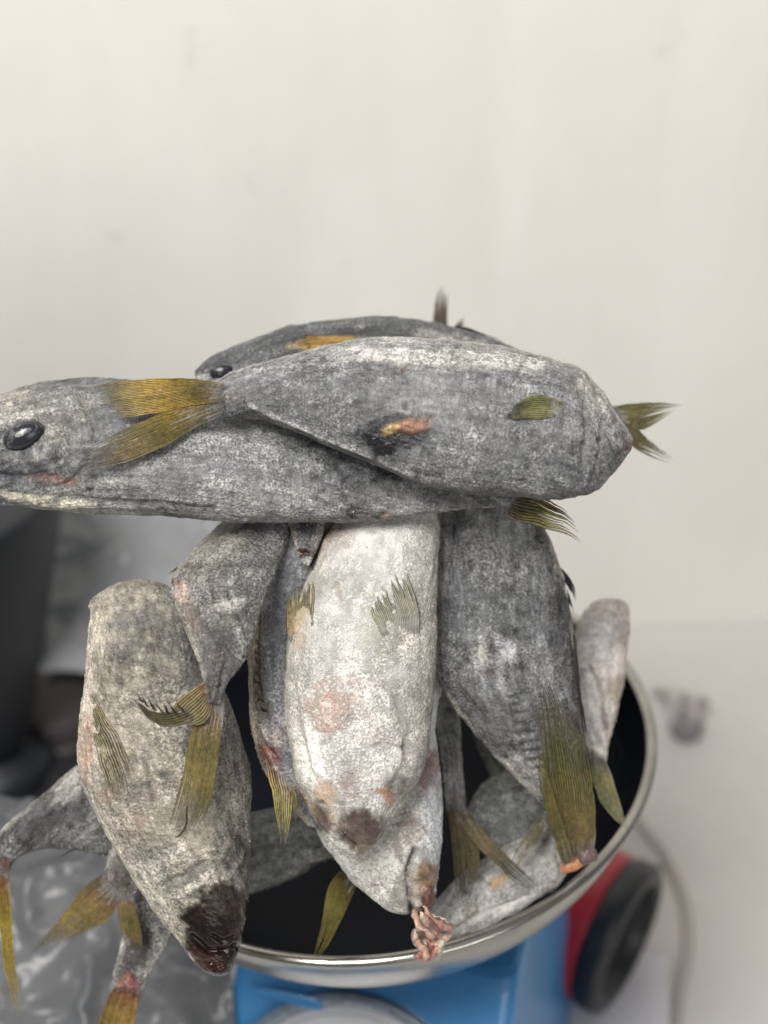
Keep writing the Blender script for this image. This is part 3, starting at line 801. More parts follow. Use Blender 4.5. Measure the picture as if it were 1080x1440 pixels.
# crumpled clear plastic bags
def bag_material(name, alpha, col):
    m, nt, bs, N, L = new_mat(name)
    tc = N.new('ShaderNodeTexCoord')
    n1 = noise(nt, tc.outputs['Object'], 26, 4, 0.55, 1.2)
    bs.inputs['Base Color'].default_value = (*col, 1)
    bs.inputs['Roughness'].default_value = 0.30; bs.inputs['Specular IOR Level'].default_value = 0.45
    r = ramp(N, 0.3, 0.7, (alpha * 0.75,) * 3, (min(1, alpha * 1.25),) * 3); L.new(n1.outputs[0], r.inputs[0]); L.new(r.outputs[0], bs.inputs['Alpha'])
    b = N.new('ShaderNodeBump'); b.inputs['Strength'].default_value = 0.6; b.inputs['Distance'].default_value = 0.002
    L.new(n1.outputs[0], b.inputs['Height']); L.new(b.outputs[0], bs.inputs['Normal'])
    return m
def sheet(name, label, corners, mat, amp, seed, nu=90, nv=90, th=0.0012):
    a, b, c, d = [np.array(x) for x in corners]
    u, v = np.meshgrid(np.linspace(0, 1, nu), np.linspace(0, 1, nv)); u, v = u.ravel()[:, None], v.ravel()[:, None]
    p = (a * (1 - u) + b * u) * (1 - v) + (d * (1 - u) + c * u) * v
    n = np.cross(b - a, d - a); n /= np.linalg.norm(n)
    if n @ (CAM - a) < 0: n = -n
    w1 = p + 0.03 * (fbm(p, 14, 3, seed + 4)[:, None] - 0.5)
    h = (1 - np.abs(2 * fbm(w1, 16, 4, seed) - 1)) * amp + (fbm(p, 7, 2, seed + 8) - 0.5) * amp * 1.2 + (1 - np.abs(2 * fbm(w1, 38, 3, seed + 2) - 1)) ** 2 * amp * 0.7
    p = p + n * h[:, None]
    p[:, 2] = np.maximum(p[:, 2], 0.003)
    q = p - n * th
    fs = grid_faces(nv, nu, False); N_ = nu * nv
    o = mesh_obj(name, np.vstack([p, q]), fs + [tuple(x + N_ for x in f[::-1]) for f in fs], mat, None, p.mean(0))
    tag(o, label, 'plastic bag'); return o
sheet('plastic_bag', 'crumpled clear plastic bag leaning on the wall behind the left fish', [P(42, 950, 0.84), P(330, 960, 0.84), P(340, 640, 0.93), P(92, 640, 0.93)], bag_material('milky_plastic_film', 0.7, (0.34, 0.35, 0.365)), 0.006, 501)
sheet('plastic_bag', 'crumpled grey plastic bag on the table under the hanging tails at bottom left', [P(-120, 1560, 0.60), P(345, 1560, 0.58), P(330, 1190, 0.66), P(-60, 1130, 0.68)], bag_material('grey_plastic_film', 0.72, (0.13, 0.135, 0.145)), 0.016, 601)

# dark cloth added to deepen the shade in the corner
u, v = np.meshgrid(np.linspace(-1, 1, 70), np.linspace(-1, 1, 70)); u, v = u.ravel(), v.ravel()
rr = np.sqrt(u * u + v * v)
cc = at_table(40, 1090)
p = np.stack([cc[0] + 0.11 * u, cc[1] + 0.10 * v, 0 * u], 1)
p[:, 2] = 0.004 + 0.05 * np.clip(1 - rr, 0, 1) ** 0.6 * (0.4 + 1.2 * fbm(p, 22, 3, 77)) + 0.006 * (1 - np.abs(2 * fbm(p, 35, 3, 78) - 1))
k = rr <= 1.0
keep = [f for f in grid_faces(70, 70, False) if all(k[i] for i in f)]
o = mesh_obj('cloth', p, keep, simple('dark_filler_cloth', (0.022, 0.022, 0.025), 0.85, 0, 0.2, 0.3, 200), None, np.array([cc[0], cc[1], 0]))
tag(o, 'dark crumpled cloth added on the table to darken the shaded left corner', 'cloth')
# ------------------------------------------------------------------ the fish
PINK = (0.50, 0.30, 0.24); ROSE = (0.34, 0.15, 0.13); BLOOD = (0.16, 0.035, 0.03); BROWN = (0.10, 0.062, 0.045); DBROWN = (0.022, 0.013, 0.010)
YEL = (0.46, 0.31, 0.07); OCH = (0.33, 0.22, 0.07); OLV = (0.20, 0.185, 0.075); CREAM = (0.60, 0.56, 0.47); BLK = (0.012, 0.012, 0.014); ICE = (0.62, 0.62, 0.61); BLUEG = (0.20, 0.215, 0.24)

def sd(fish, pts, off):
    """depths (cm) just in front of a fish's skin along pixel points"""
    return [fish.depth(x, y) * 100 - off for x, y in pts]

# --- long fish lying at the top, head off to the left
B = Fish('long grey fish lying across the top, big dark eye at the left edge',
    [(-170, 650, -170, 664, 46.6, 46.6), (-140, 622, -135, 684, 46.8, 46.2), (-75, 592, -65, 702, 47.4, 46.0), (20, 557, 28, 708, 47.8, 45.8), (70, 546, 82, 712, 48.1, 45.6),
     (125, 541, 140, 714, 48.3, 45.5), (190, 545, 200, 716, 48.4, 45.5), (260, 555, 270, 720, 48.4, 45.4), (325, 571, 340, 725, 48.3, 45.4), (400, 588, 410, 727, 48.0, 45.4),
     (480, 606, 480, 728, 47.7, 45.5), (560, 632, 550, 725, 47.3, 45.6), (620, 652, 610, 717, 47.0, 45.7), (668, 672, 662, 710, 46.7, 45.8), (700, 686, 694, 711, 46.5, 45.9), (724, 693, 716, 713, 46.4, 46.0)],
    thick=0.62, n=260, m=130, frost=0.42, seed=1, expo=2.0, latline=(0.25, 0.3, 0.98, 60), cols=((0.16, 0.155, 0.15), (0.18, 0.183, 0.192), (0.27, 0.268, 0.258)), mott=1.0,
    patches=[(60, 575, 95, 36, 5, (0.25, 0.24, 0.215), 0.8, 0.12, 0), (-10, 560, 60, 30, -20, (0.30, 0.28, 0.23), 0.6, 0.1, 0), (92, 588, 34, 12, 8, (0.17, 0.165, 0.155), 0.8, 0.05, 0),
             (90, 612, 46, 22, 12, (0.25, 0.245, 0.225), 0.8, 0.12, 0), (20, 668, 44, 14, 8, (0.03, 0.03, 0.04), 0.9, -0.4, 0.2), (40, 640, 34, 24, 0, (0.05, 0.05, 0.06), 0.85, -0.35, 0.2),
             (80, 675, 32, 8, 8, (0.15, 0.075, 0.06), 0.8, -0.4, 0.2), (30, 588, 40, 9, -18, (0.40, 0.385, 0.35), 0.8, 0.2, 0, 1.3), (60, 628, 12, 22, 30, (0.36, 0.35, 0.325), 0.8, 0.2, 0, 0.9), (20, 645, 34, 7, 6, (0.16, 0.155, 0.14), 0.7, 0, 0, 0.6), (152, 690, 6, 4, 0, BLK, 0.9, -0.5, 0), (126, 687, 6, 4, 20, BLK, 0.9, -0.5, 0), (128, 688, 7, 4, 0, BLK, 0.8, -0.5, 0), (60, 704, 70, 8, 6, (0.62, 0.57, 0.45), 0.9, 0.1, 0, 0.6),
             (300, 630, 130, 34, 9, (0.30, 0.30, 0.30), 0.45, 0.12, 0), (545, 725, 10, 4, 0, PINK, 0.8, -0.2, 0), (620, 700, 60, 14, 8, (0.07, 0.07, 0.075), 0.5, -0.1, 0)],
    grooves=[([(0, 690), (40, 697), (110, 700), (200, 709), (300, 714)], 3.5, 0.9, (0.10, 0.09, 0.08), 0.6), ([(112, 556), (136, 600), (128, 650), (96, 680)], 4, 1.5, (0.10, 0.095, 0.085), 0.6), ([(84, 560), (104, 605), (98, 650), (74, 672)], 3, 0.9, (0.13, 0.125, 0.11), 0.5),
             ([(0, 668), (36, 672), (60, 668)], 5, 1.0, (0.03, 0.03, 0.04), 0.7), ([(50, 578), (80, 590), (110, 596), (135, 602)], 4, 0.6, (0.10, 0.095, 0.085), 0.6), ([(20, 566), (60, 566), (100, 575)], 3, 0.5, (0.16, 0.15, 0.14), 0.5)])
B.eye(34, 613, 31, 20, -24, out=0.35)
eA, eB = [(722, 696), (738, 693), (752, 695), (790, 712), (812, 731)], [(704, 722), (722, 731), (755, 740), (795, 752), (824, 769)]
B.fin('tail_fin', eA, eB, [46.2, 46.0, 45.6, 45.2, 45.0], [46.0, 45.8, 45.3, 44.9, 44.7], n=10, cols=((0.22, 0.18, 0.14), (0.22, 0.195, 0.065), (0.06, 0.058, 0.04)), split=0.5, jit=0.16, seed=3, wave=0.05, ridge=0.5)

# --- the fish on top of everything, head to the right
A = Fish('topmost grey fish with a yellow tail at left and an orange wound on its flank',
    [(303, 552, 304, 573, 45.9, 45.3, 0.25), (310, 541, 312, 583, 46.1, 44.9, 0.5), (345, 527, 345, 574, 46.3, 44.7), (395, 512, 390, 588, 46.4, 44.5), (440, 499, 432, 606, 46.5, 44.3),
     (490, 489, 475, 626, 46.6, 44.1), (550, 484, 530, 648, 46.6, 43.9), (620, 486, 600, 673, 46.6, 43.8), (690, 495, 670, 688, 46.6, 43.8), (740, 504, 735, 694, 46.5, 43.9),
     (785, 514, 788, 696, 46.3, 44.0), (818, 527, 825, 690, 46.1, 44.2), (845, 553, 850, 677, 45.7, 44.4), (866, 585, 870, 654, 45.4, 44.6), (882, 606, 881, 641, 45.2, 44.7), (889, 617, 888, 632, 45.1, 44.8)],
    thick=0.60, n=260, m=140, frost=0.42, seed=2, expo=1.95, latline=(0.05, 0.03, 0.72, 60), cols=((0.44, 0.43, 0.41), (0.222, 0.221, 0.226), (0.14, 0.141, 0.147)), mott=0.85,
    patches=[(563, 612, 60, 33, -8, (0.016, 0.016, 0.017), 1.3, -1.2, 0.56, -0.7), (582, 599, 29, 12, -4, (0.21, 0.10, 0.06), 1.0, -0.6, 0.55, 0.5), (550, 604, 15, 8, -30, (0.27, 0.19, 0.07), 0.9, -0.6, 0.55, 0.4),
             (640, 505, 170, 15, 3, (0.50, 0.48, 0.45), 0.75, 0.2, 0), (300, 560, 38, 18, 0, (0.14, 0.12, 0.085), 0.6, 0.0, 0), (296, 541, 18, 6, 0, (0.38, 0.17, 0.12), 0.8, -0.3, 0.1),
             (470, 545, 50, 24, 20, (0.17, 0.175, 0.19), 0.6, 0.0, 0), (650, 600, 60, 50, 0, (0.19, 0.195, 0.205), 0.5, 0.0, 0), (760, 640, 60, 36, 0, (0.15, 0.152, 0.158), 0.5, 0.0, 0),
             (840, 560, 26, 46, -35, (0.40, 0.375, 0.34), 0.6, 0.15, 0), (885, 626, 8, 10, 0, (0.22, 0.09, 0.07), 0.8, -0.2, 0.2)]
            + [(x, y, r, r * 0.8, 0, (0.03, 0.03, 0.032), 0.85, -0.45, 0) for x, y, r in [(790, 628, 5), (806, 640, 4), (753, 632, 4), (770, 650, 5), (798, 655, 4), (740, 655, 5), (820, 622, 4), (765, 622, 3.5), (838, 640, 5), (712, 658, 4), (733, 675, 4), (841, 618, 5), (690, 640, 4), (815, 664, 4), (778, 672, 3)]],
    grooves=[([(806, 530), (820, 556), (824, 600), (818, 650)], 4, 0.8, (0.12, 0.11, 0.105), 0.45), ([(836, 545), (846, 590), (842, 640), (830, 676)], 3, 0.8, (0.14, 0.12, 0.11), 0.5), ([(852, 590), (858, 596), (864, 592)], 5, 1.0, (0.05, 0.04, 0.04), 0.7), ([(828, 533), (856, 572), (872, 612)], 3, 0.6, (0.20, 0.15, 0.13), 0.5), ([(868, 640), (884, 632)], 3, 0.8, (0.15, 0.08, 0.07), 0.5),
             ([(353, 570), (427, 603), (510, 638), (580, 668)], 3.5, -0.9, (0.36, 0.355, 0.34), 0.8), ([(566, 522), (574, 512), (577, 502)], 2.5, 0.6, (0.14, 0.06, 0.05), 0.7),
             ([(420, 555), (450, 553), (480, 556)], 5, 0.5), ([(610, 640), (660, 655), (720, 650)], 6, 0.5), ([(430, 512), (520, 500), (640, 508), (760, 515)], 5, 0.5, (0.30, 0.29, 0.28), 0.4)])
a1, a2 = [(318, 539), (270, 533), (205, 533), (165, 536), (128, 544)], [(312, 566), (268, 571), (225, 580), (190, 585), (150, 588)]
A.fin('tail_fin', a1, a2, [44.6, 45.0, 45.6, 45.7, 45.7], [44.5] + sd(B, a2, 0.5)[1:], n=22, cols=((0.19, 0.165, 0.14), (0.40, 0.27, 0.055), (0.27, 0.215, 0.10)), split=0.85, jit=0.10, seed=5, ridge=0.55, frost=0.12)
b1, b2 = [(316, 558), (270, 566), (222, 584), (170, 606), (104, 640)], [(314, 584), (276, 601), (232, 627), (180, 649), (92, 668)]
A.fin('tail_fin', b1, b2, [44.5] + sd(B, b1, 0.55)[1:], [44.5] + sd(B, b2, 0.45)[1:], n=24, cols=((0.16, 0.15, 0.135), (0.25, 0.18, 0.045), (0.14, 0.13, 0.105)), split=0.75, jit=0.12, seed=6, ridge=0.55, frost=0.25)
p1, p2 = [(798, 569), (770, 556), (740, 560), (716, 575)], [(790, 583), (765, 588), (738, 589), (706, 589)]
A.fin('pectoral_fin', p1, p2, sd(A, p1, 0.11), sd(A, p2, 0.11), n=13, cols=((0.34, 0.31, 0.24), (0.25, 0.23, 0.09), (0.10, 0.10, 0.08)), split=0.8, jit=0.12, seed=7, ridge=0.5, frost=0.35, sink=0.07)

# --- dark backed fish behind the top one
C = Fish('dark backed fish behind the topmost one, eye at left and yellow fin on its side',
    [(274, 522, 277, 532, 49.2, 49.0), (288, 511, 292, 545, 49.6, 48.8), (320, 499, 318, 556, 50.0, 48.6), (360, 484, 352, 560, 50.2, 48.6), (400, 469, 400, 560, 50.4, 48.6), (450, 459, 450, 560, 50.6, 48.7),
     (510, 454, 510, 560, 50.8, 48.8), (570, 454, 570, 560, 50.9, 49.0), (630, 466, 630, 560, 51.0, 49.2), (690, 484, 690, 565, 51.0, 49.5), (740, 503, 740, 570, 50.8, 49.6), (790, 532, 790, 580, 50.4, 49.6), (838, 560, 838, 598, 50.0, 49.6), (872, 578, 872, 606, 49.8, 49.6)],
    thick=0.55, n=170, m=110, frost=0.42, seed=3, cols=((0.07, 0.072, 0.076), (0.085, 0.088, 0.095), PALE), mott=1.0,
    patches=[(395, 500, 60, 24, -20, (0.055, 0.058, 0.064), 0.8, 0.0, 0), (462, 482, 54, 11, -6, (0.42, 0.27, 0.09), 0.9, -0.5, 0.2, 0.3), (540, 468, 42, 12, 0, (0.055, 0.057, 0.062), 0.9, -0.2, 0),
             (430, 511, 80, 6, -18, (0.28, 0.12, 0.09), 0.8, -0.2, 0.1), (360, 520, 50, 8, -12, (0.42, 0.40, 0.37), 0.7, 0.2, 0), (640, 480, 60, 12, 14, (0.30, 0.28, 0.26), 0.7, 0.2, 0), (700, 498, 26, 5, 14, (0.45, 0.32, 0.20), 0.7, -0.2, 0), (300, 527, 30, 6, -10, (0.4, 0.39, 0.37), 0.7, 0.2, 0)],
    grooves=[([(335, 502), (345, 520), (338, 535)], 4, 0.6, (0.2, 0.19, 0.18), 0.4), ([(400, 478), (450, 470), (520, 466)], 3, 0.6, (0.02, 0.02, 0.02), 0.6)])
C.eye(312, 523, 18, 12, -8, out=0.2, pupil=False)
q1, q2 = [(512, 478), (480, 473), (440, 472), (410, 478)], [(508, 487), (478, 492), (450, 495), (424, 492)]
C.fin('pectoral_fin', q1, q2, sd(C, q1, 0.12), sd(C, q2, 0.12), n=10, cols=((0.42, 0.27, 0.08), (0.50, 0.31, 0.09), (0.42, 0.25, 0.06)), split=0.9, jit=0.06, seed=8, ridge=0.5, frost=0.05)
C.fin('dorsal_fin', [(396, 467), (440, 455), (500, 446), (578, 445)], [(398, 478), (440, 469), (500, 460), (572, 456)], [50.0, 50.2, 50.3, 50.4], [49.8, 50.0, 50.1, 50.2], n=6, cols=((0.05, 0.05, 0.052), (0.04, 0.04, 0.042), (0.03, 0.03, 0.03)), split=0.7, jit=0.1, seed=9, frost=0.3)
C.fin('tail_fin', [(856, 570), (888, 568), (925, 566), (964, 569)], [(876, 600), (902, 604), (924, 594), (950, 577)], [49.6, 49.6, 49.7, 49.8], [49.6] * 4, n=11, cols=((0.16, 0.14, 0.07), (0.20, 0.18, 0.075), (0.07, 0.07, 0.05)), split=0.5, jit=0.16, seed=10, frost=0.1)
C.fin('tail_fin', [(870, 586), (896, 602), (918, 622), (944, 641)], [(878, 616), (896, 632), (920, 645), (958, 655)], [49.6] * 4, [49.5] * 4, n=9, cols=((0.15, 0.13, 0.08), (0.14, 0.125, 0.06), (0.06, 0.06, 0.045)), split=0.5, jit=0.16, seed=11, frost=0.1)

# --- hidden fish whose tail stands up at the back
Dd = Fish('rearmost fish, only its upright tail tip showing above the pile',
    [(613, 462, 640, 466, 54.6, 54.6), (606, 485, 660, 484, 54.6, 54.6), (592, 530, 680, 530, 54.4, 54.4), (586, 580, 690, 580, 54.3, 54.3), (592, 640, 680, 640, 54.3, 54.3), (615, 690, 655, 690, 54.3, 54.3)],
    thick=0.6, n=90, m=60, frost=0.4, seed=4)
Dd.fin('tail_fin', [(609, 472), (609, 450), (612, 425), (619, 394)], [(629, 472), (629, 450), (630, 425), (628, 398)], [54.6] * 4, [54.6] * 4, n=6, cols=((0.16, 0.10, 0.08), (0.17, 0.12, 0.09), (0.07, 0.065, 0.05)), split=0.5, jit=0.15, seed=12)
Dd.fin('tail_fin', [(628, 468), (638, 460), (646, 450), (650, 442)], [(642, 470), (648, 464), (652, 456), (655, 446)], [54.6] * 4, [54.6] * 4, n=4, cols=((0.10, 0.08, 0.06), (0.09, 0.08, 0.06), (0.05, 0.05, 0.04)), split=0.5, jit=0.15, seed=13)
Dd.fin('dorsal_fin', [(638, 458), (665, 463), (692, 474), (724, 488)], [(648, 480), (668, 482), (692, 490), (716, 500)], [51.2] * 4, [51.2] * 4, n=7, cols=((0.04, 0.035, 0.035), (0.03, 0.03, 0.03), (0.03, 0.03, 0.03)), split=0.3, jit=0.2, seed=14)

# --- big fish hanging over the front left of the rim
E = Fish('big cream grey fish hanging head down over the left rim, wet dark brown snout',
    [(152, 843, 214, 828, 46.9, 46.8, 0.45), (138, 848, 226, 826, 46.8, 46.7, 0.5), (132, 864, 262, 848, 46.5, 46.3, 0.6), (127, 900, 290, 900, 46.3, 46.1), (121, 950, 312, 960, 46.2, 46.0), (115, 1000, 330, 1010, 46.1, 46.0),
     (111, 1045, 344, 1060, 46.0, 46.0), (113, 1085, 352, 1100, 45.9, 46.0), (130, 1130, 354, 1150, 45.9, 45.9), (153, 1175, 354, 1200, 45.8, 45.8), (179, 1220, 351, 1250, 45.6, 45.7), (210, 1270, 346, 1290, 45.5, 45.5),
     (242, 1314, 339, 1324, 45.4, 45.4), (268, 1345, 331, 1350, 45.3, 45.3), (290, 1365, 322, 1366, 45.2, 45.2), (302, 1371, 314, 1371, 45.2, 45.2)],
    thick=0.66, n=280, m=160, frost=0.46, seed=5, expo=2.1, cols=((0.50, 0.45, 0.37), (0.37, 0.335, 0.275), (0.165, 0.158, 0.145)), mott=0.95, lump=1.15, grains=380,  # right side coloured darker, shading put into the skin tone
    patches=[(124, 1050, 11, 52, 3, (0.56, 0.38, 0.29), 0.95, -0.3, 0.15, 0.3), (140, 1040, 7, 40, -6, (0.62, 0.60, 0.5), 0.9, 0.1, 0), (155, 1075, 14, 50, -16, (0.22, 0.18, 0.09), 0.7, -0.2, 0), (150, 1120, 14, 16, 0, (0.42, 0.28, 0.21), 0.6, 0.0, 0),
             (240, 895, 80, 38, 15, (0.08, 0.08, 0.078), 0.85, -0.2, 0), (150, 1200, 30, 80, -28, (0.50, 0.45, 0.37), 0.6, 0.05, 0), (170, 920, 12, 16, -20, (0.06, 0.06, 0.06), 0.7, -0.3, 0), (286, 940, 40, 40, 0, (0.11, 0.11, 0.105), 0.6, -0.1, 0), (190, 870, 40, 14, -10, (0.14, 0.135, 0.125), 0.5, -0.1, 0),
             (306, 1306, 50, 62, 12, DBROWN, 1.2, -1.2, 1.0), (300, 1330, 34, 36, 12, DBROWN, 1.2, -1.2, 1.0), (322, 1262, 28, 30, 0, (0.035, 0.026, 0.02), 1.0, -0.8, 0.6), (290, 1354, 40, 14, 24, (0.045, 0.020, 0.016), 1.2, -1.0, 1.0, 0.9), (306, 1362, 18, 9, 0, (0.03, 0.01, 0.008), 1.1, -1, 1, 0.6), (262, 1345, 18, 6, 32, (0.62, 0.58, 0.5), 0.8, -0.4, 0.8),
             (322, 1190, 26, 42, 0, (0.035, 0.035, 0.038), 0.8, -0.35, 0.1), (228, 1088, 10, 8, 0, (0.05, 0.05, 0.05), 0.8, -0.4, 0), (206, 1106, 12, 10, 20, (0.07, 0.065, 0.06), 0.8, -0.3, 0), (196, 1155, 16, 12, 0, (0.34, 0.22, 0.18), 0.55, 0.0, 0),
             (262, 1232, 34, 10, -28, (0.10, 0.10, 0.10), 0.8, -0.3, 0), (250, 1200, 26, 14, -20, (0.36, 0.34, 0.29), 0.6, 0.2, 0), (180, 1165, 26, 16, 30, (0.40, 0.32, 0.27), 0.5, 0.1, 0), (215, 1240, 30, 40, -30, (0.46, 0.43, 0.37), 0.55, 0.15, 0), (222, 1130, 40, 30, 0, (0.33, 0.30, 0.26), 0.5, 0.1, 0), (215, 1118, 10, 8, 0, (0.12, 0.07, 0.06), 0.7, -0.2, 0)],
    grooves=[([(300, 1316), (314, 1324), (330, 1318)], 3, 1.2, (0.02, 0.01, 0.008), 0.7), ([(146, 980), (172, 1030), (196, 1090)], 4, 0.9, (0.20, 0.185, 0.15), 0.55), ([(176, 1000), (200, 1060), (215, 1100)], 3, 0.7, (0.15, 0.14, 0.13), 0.5), ([(215, 1000), (205, 1040), (220, 1085)], 3, 0.5, (0.14, 0.13, 0.12), 0.4),
             ([(335, 1170), (350, 1195), (345, 1225)], 4, 0.8, (0.05, 0.05, 0.05), 0.5), ([(230, 1240), (262, 1230), (290, 1212)], 4, 1.0, (0.06, 0.06, 0.06), 0.6), ([(270, 1318), (292, 1338), (318, 1338), (332, 1330)], 4.5, 2.2, (0.012, 0.006, 0.005), 0.9),
             ([(215, 1285), (245, 1322), (275, 1350)], 3, 0.9, (0.12, 0.075, 0.06), 0.6), ([(188, 1180), (205, 1230), (240, 1290)], 6, 0.6), ([(300, 1215), (312, 1240), (330, 1250)], 3, 0.9, (0.04, 0.035, 0.03), 0.7), ([(318, 1190), (300, 1222), (280, 1245), (250, 1262)], 3.5, -0.9, (0.5, 0.48, 0.44), 0.7),
             ([(340, 1205), (322, 1232), (326, 1262)], 3, -0.7, (0.48, 0.46, 0.43), 0.7), ([(168, 880), (220, 868), (262, 884)], 4, 0.5, (0.12, 0.12, 0.115), 0.4)])
p1, p2 = [(122, 965), (145, 1000), (178, 1060), (192, 1112)], [(118, 985), (130, 1030), (146, 1090), (160, 1140)]
E.fin('pectoral_fin', p1, p2, sd(E, p1, 0.22), sd(E, p2, 0.22), n=10, cols=((0.30, 0.26, 0.13), (0.26, 0.22, 0.12), (0.24, 0.21, 0.15)), split=0.7, jit=0.15, seed=15, ridge=0.5, frost=0.45, sink=0.22)


# --- fish coming from under the top ones, its tail lying on the big left fish
Ff = Fish('fish sloping down from under the top fish, yellow tail resting on the big left one',
    [(345, 712, 410, 716, 48.6, 47.6), (318, 734, 410, 735, 48.2, 47.2), (285, 765, 398, 775, 47.6, 46.4), (258, 792, 384, 810, 47.0, 45.6), (241, 818, 370, 845, 46.3, 45.0), (248, 850, 360, 880, 45.6, 44.6), (262, 888, 350, 915, 44.8, 44.2),
     (276, 922, 336, 938, 44.2, 43.9), (284, 948, 322, 956, 43.7, 43.5), (288, 970, 314, 975, 43.4, 43.3), (289, 990, 311, 992, 43.2, 43.2)],
    thick=0.42, n=170, m=110, frost=0.46, seed=6, expo=1.9, cols=((0.30, 0.28, 0.245), (0.155, 0.15, 0.14), (0.12, 0.12, 0.118)), mott=0.9,
    patches=[(258, 832, 14, 22, 10, (0.40, 0.27, 0.23), 0.9, 0.1, 0, 0.7), (247, 818, 8, 6, 0, (0.30, 0.08, 0.06), 0.8, -0.3, 0.2), (268, 872, 16, 20, -20, (0.19, 0.14, 0.115), 0.8, -0.2, 0), (306, 925, 22, 40, 12, (0.06, 0.055, 0.052), 0.8, -0.3, 0), (300, 972, 18, 30, 0, (0.05, 0.042, 0.04), 0.9, -0.5, 0.1),
             (272, 905, 5, 30, -18, (0.46, 0.42, 0.36), 0.8, 0.1, 0), (330, 850, 30, 10, -10, (0.30, 0.30, 0.28), 0.6, 0.2, 0), (300, 775, 60, 30, -40, (0.26, 0.24, 0.20), 0.4, 0.1, 0), (336, 905, 8, 30, -5, (0.20, 0.2, 0.2), 0.6, 0.1, 0)],
    grooves=[([(262, 795), (310, 792), (372, 795)], 4, 0.8, (0.10, 0.098, 0.09), 0.5), ([(280, 870), (310, 852), (345, 842)], 4, -0.8, (0.34, 0.335, 0.31), 0.6), ([(322, 870), (316, 905), (306, 950), (300, 985)], 4, -0.7, (0.2, 0.19, 0.17), 0.5)]
            + [([(308 - k * 1.1, 888 + k * 9), (322 - k * 1.3, 884 + k * 9)], 2.2, 0.6, (0.05, 0.045, 0.04), 0.7) for k in range(10)])
Ff.fin('dorsal_fin', [(262, 786), (250, 796), (236, 806)], [(252, 799), (245, 803), (234, 809)], [47.2, 46.8, 46.4], [47.0, 46.7, 46.4], n=4, cols=((0.03, 0.03, 0.03),) * 3, split=0.5, seed=16)
t1 = [(286, 962), (262, 975), (243, 990), (238, 1003)]; t2 = [(298, 990), (292, 1012), (286, 1022), (272, 1025)]
Ff.fin('tail_fin', [(290, 958), (266, 972), (250, 985), (240, 1002)], [(300, 985), (294, 1010), (284, 1018), (270, 1020)], [43.2, 43.2, 43.1, 43.1], [43.2, 43.1, 43.0, 43.0], n=12, cols=((0.20, 0.075, 0.05), (0.23, 0.18, 0.08), (0.22, 0.18, 0.09)), split=0.95, jit=0.05, seed=17, ridge=0.5, frost=0.2)
Ff.fin('tail_fin', [(262, 992), (240, 1000), (215, 1000), (186, 980)], [(272, 1012), (248, 1022), (220, 1019), (192, 988)], [43.0, 42.8, 42.5, 42.3], [43.0, 42.7, 42.4, 42.2], n=6, cols=((0.23, 0.18, 0.09), (0.16, 0.135, 0.07), (0.045, 0.04, 0.035)), split=0.9, jit=0.05, seed=18, ridge=0.8)
for k, (x, y) in enumerate([(253, 996), (243, 997), (233, 997), (223, 995), (213, 991), (203, 986), (195, 981)]):
    Ff.fin('fin_spine', [(x + 4, y + 8), (x - 1, y), (x - 6, y - 13)], [(x + 9, y + 9), (x + 4, y + 2), (x - 5, y - 13)], [42.7] * 3, [42.7] * 3, n=2, cols=((0.06, 0.05, 0.04), (0.025, 0.022, 0.022), (0.015, 0.015, 0.016)), split=0.4, jit=0.1, seed=19 + k)
e1 = [(282, 985), (268, 1030), (258, 1085), (246, 1130), (234, 1172)]; e2 = [(316, 984), (312, 1030), (304, 1085), (294, 1135), (262, 1190)]
Ff.fin('tail_fin', e1, e2, [43.3, 43.2, 43.3, 43.5, 43.7], [43.2, 43.1, 43.2, 43.4, 43.6], n=22, cols=((0.16, 0.075, 0.055), (0.25, 0.205, 0.075), (0.17, 0.15, 0.10)), split=0.62, jit=0.10, seed=31, ridge=0.55, frost=0.2, lens=lambda s: 1.0 - 0.12 * abs(s - 0.35))
Ff.fin('fin_ray', [(262, 1130), (258, 1165), (246, 1176), (230, 1172)], [(264, 1130), (260.5, 1167), (247, 1178.5), (230, 1174)], [43.0, 43.1, 43.0, 43.0], [43.0, 43.1, 43.0, 43.0], n=1, cols=((0.05, 0.045, 0.035),) * 3, split=0.9, seed=33)

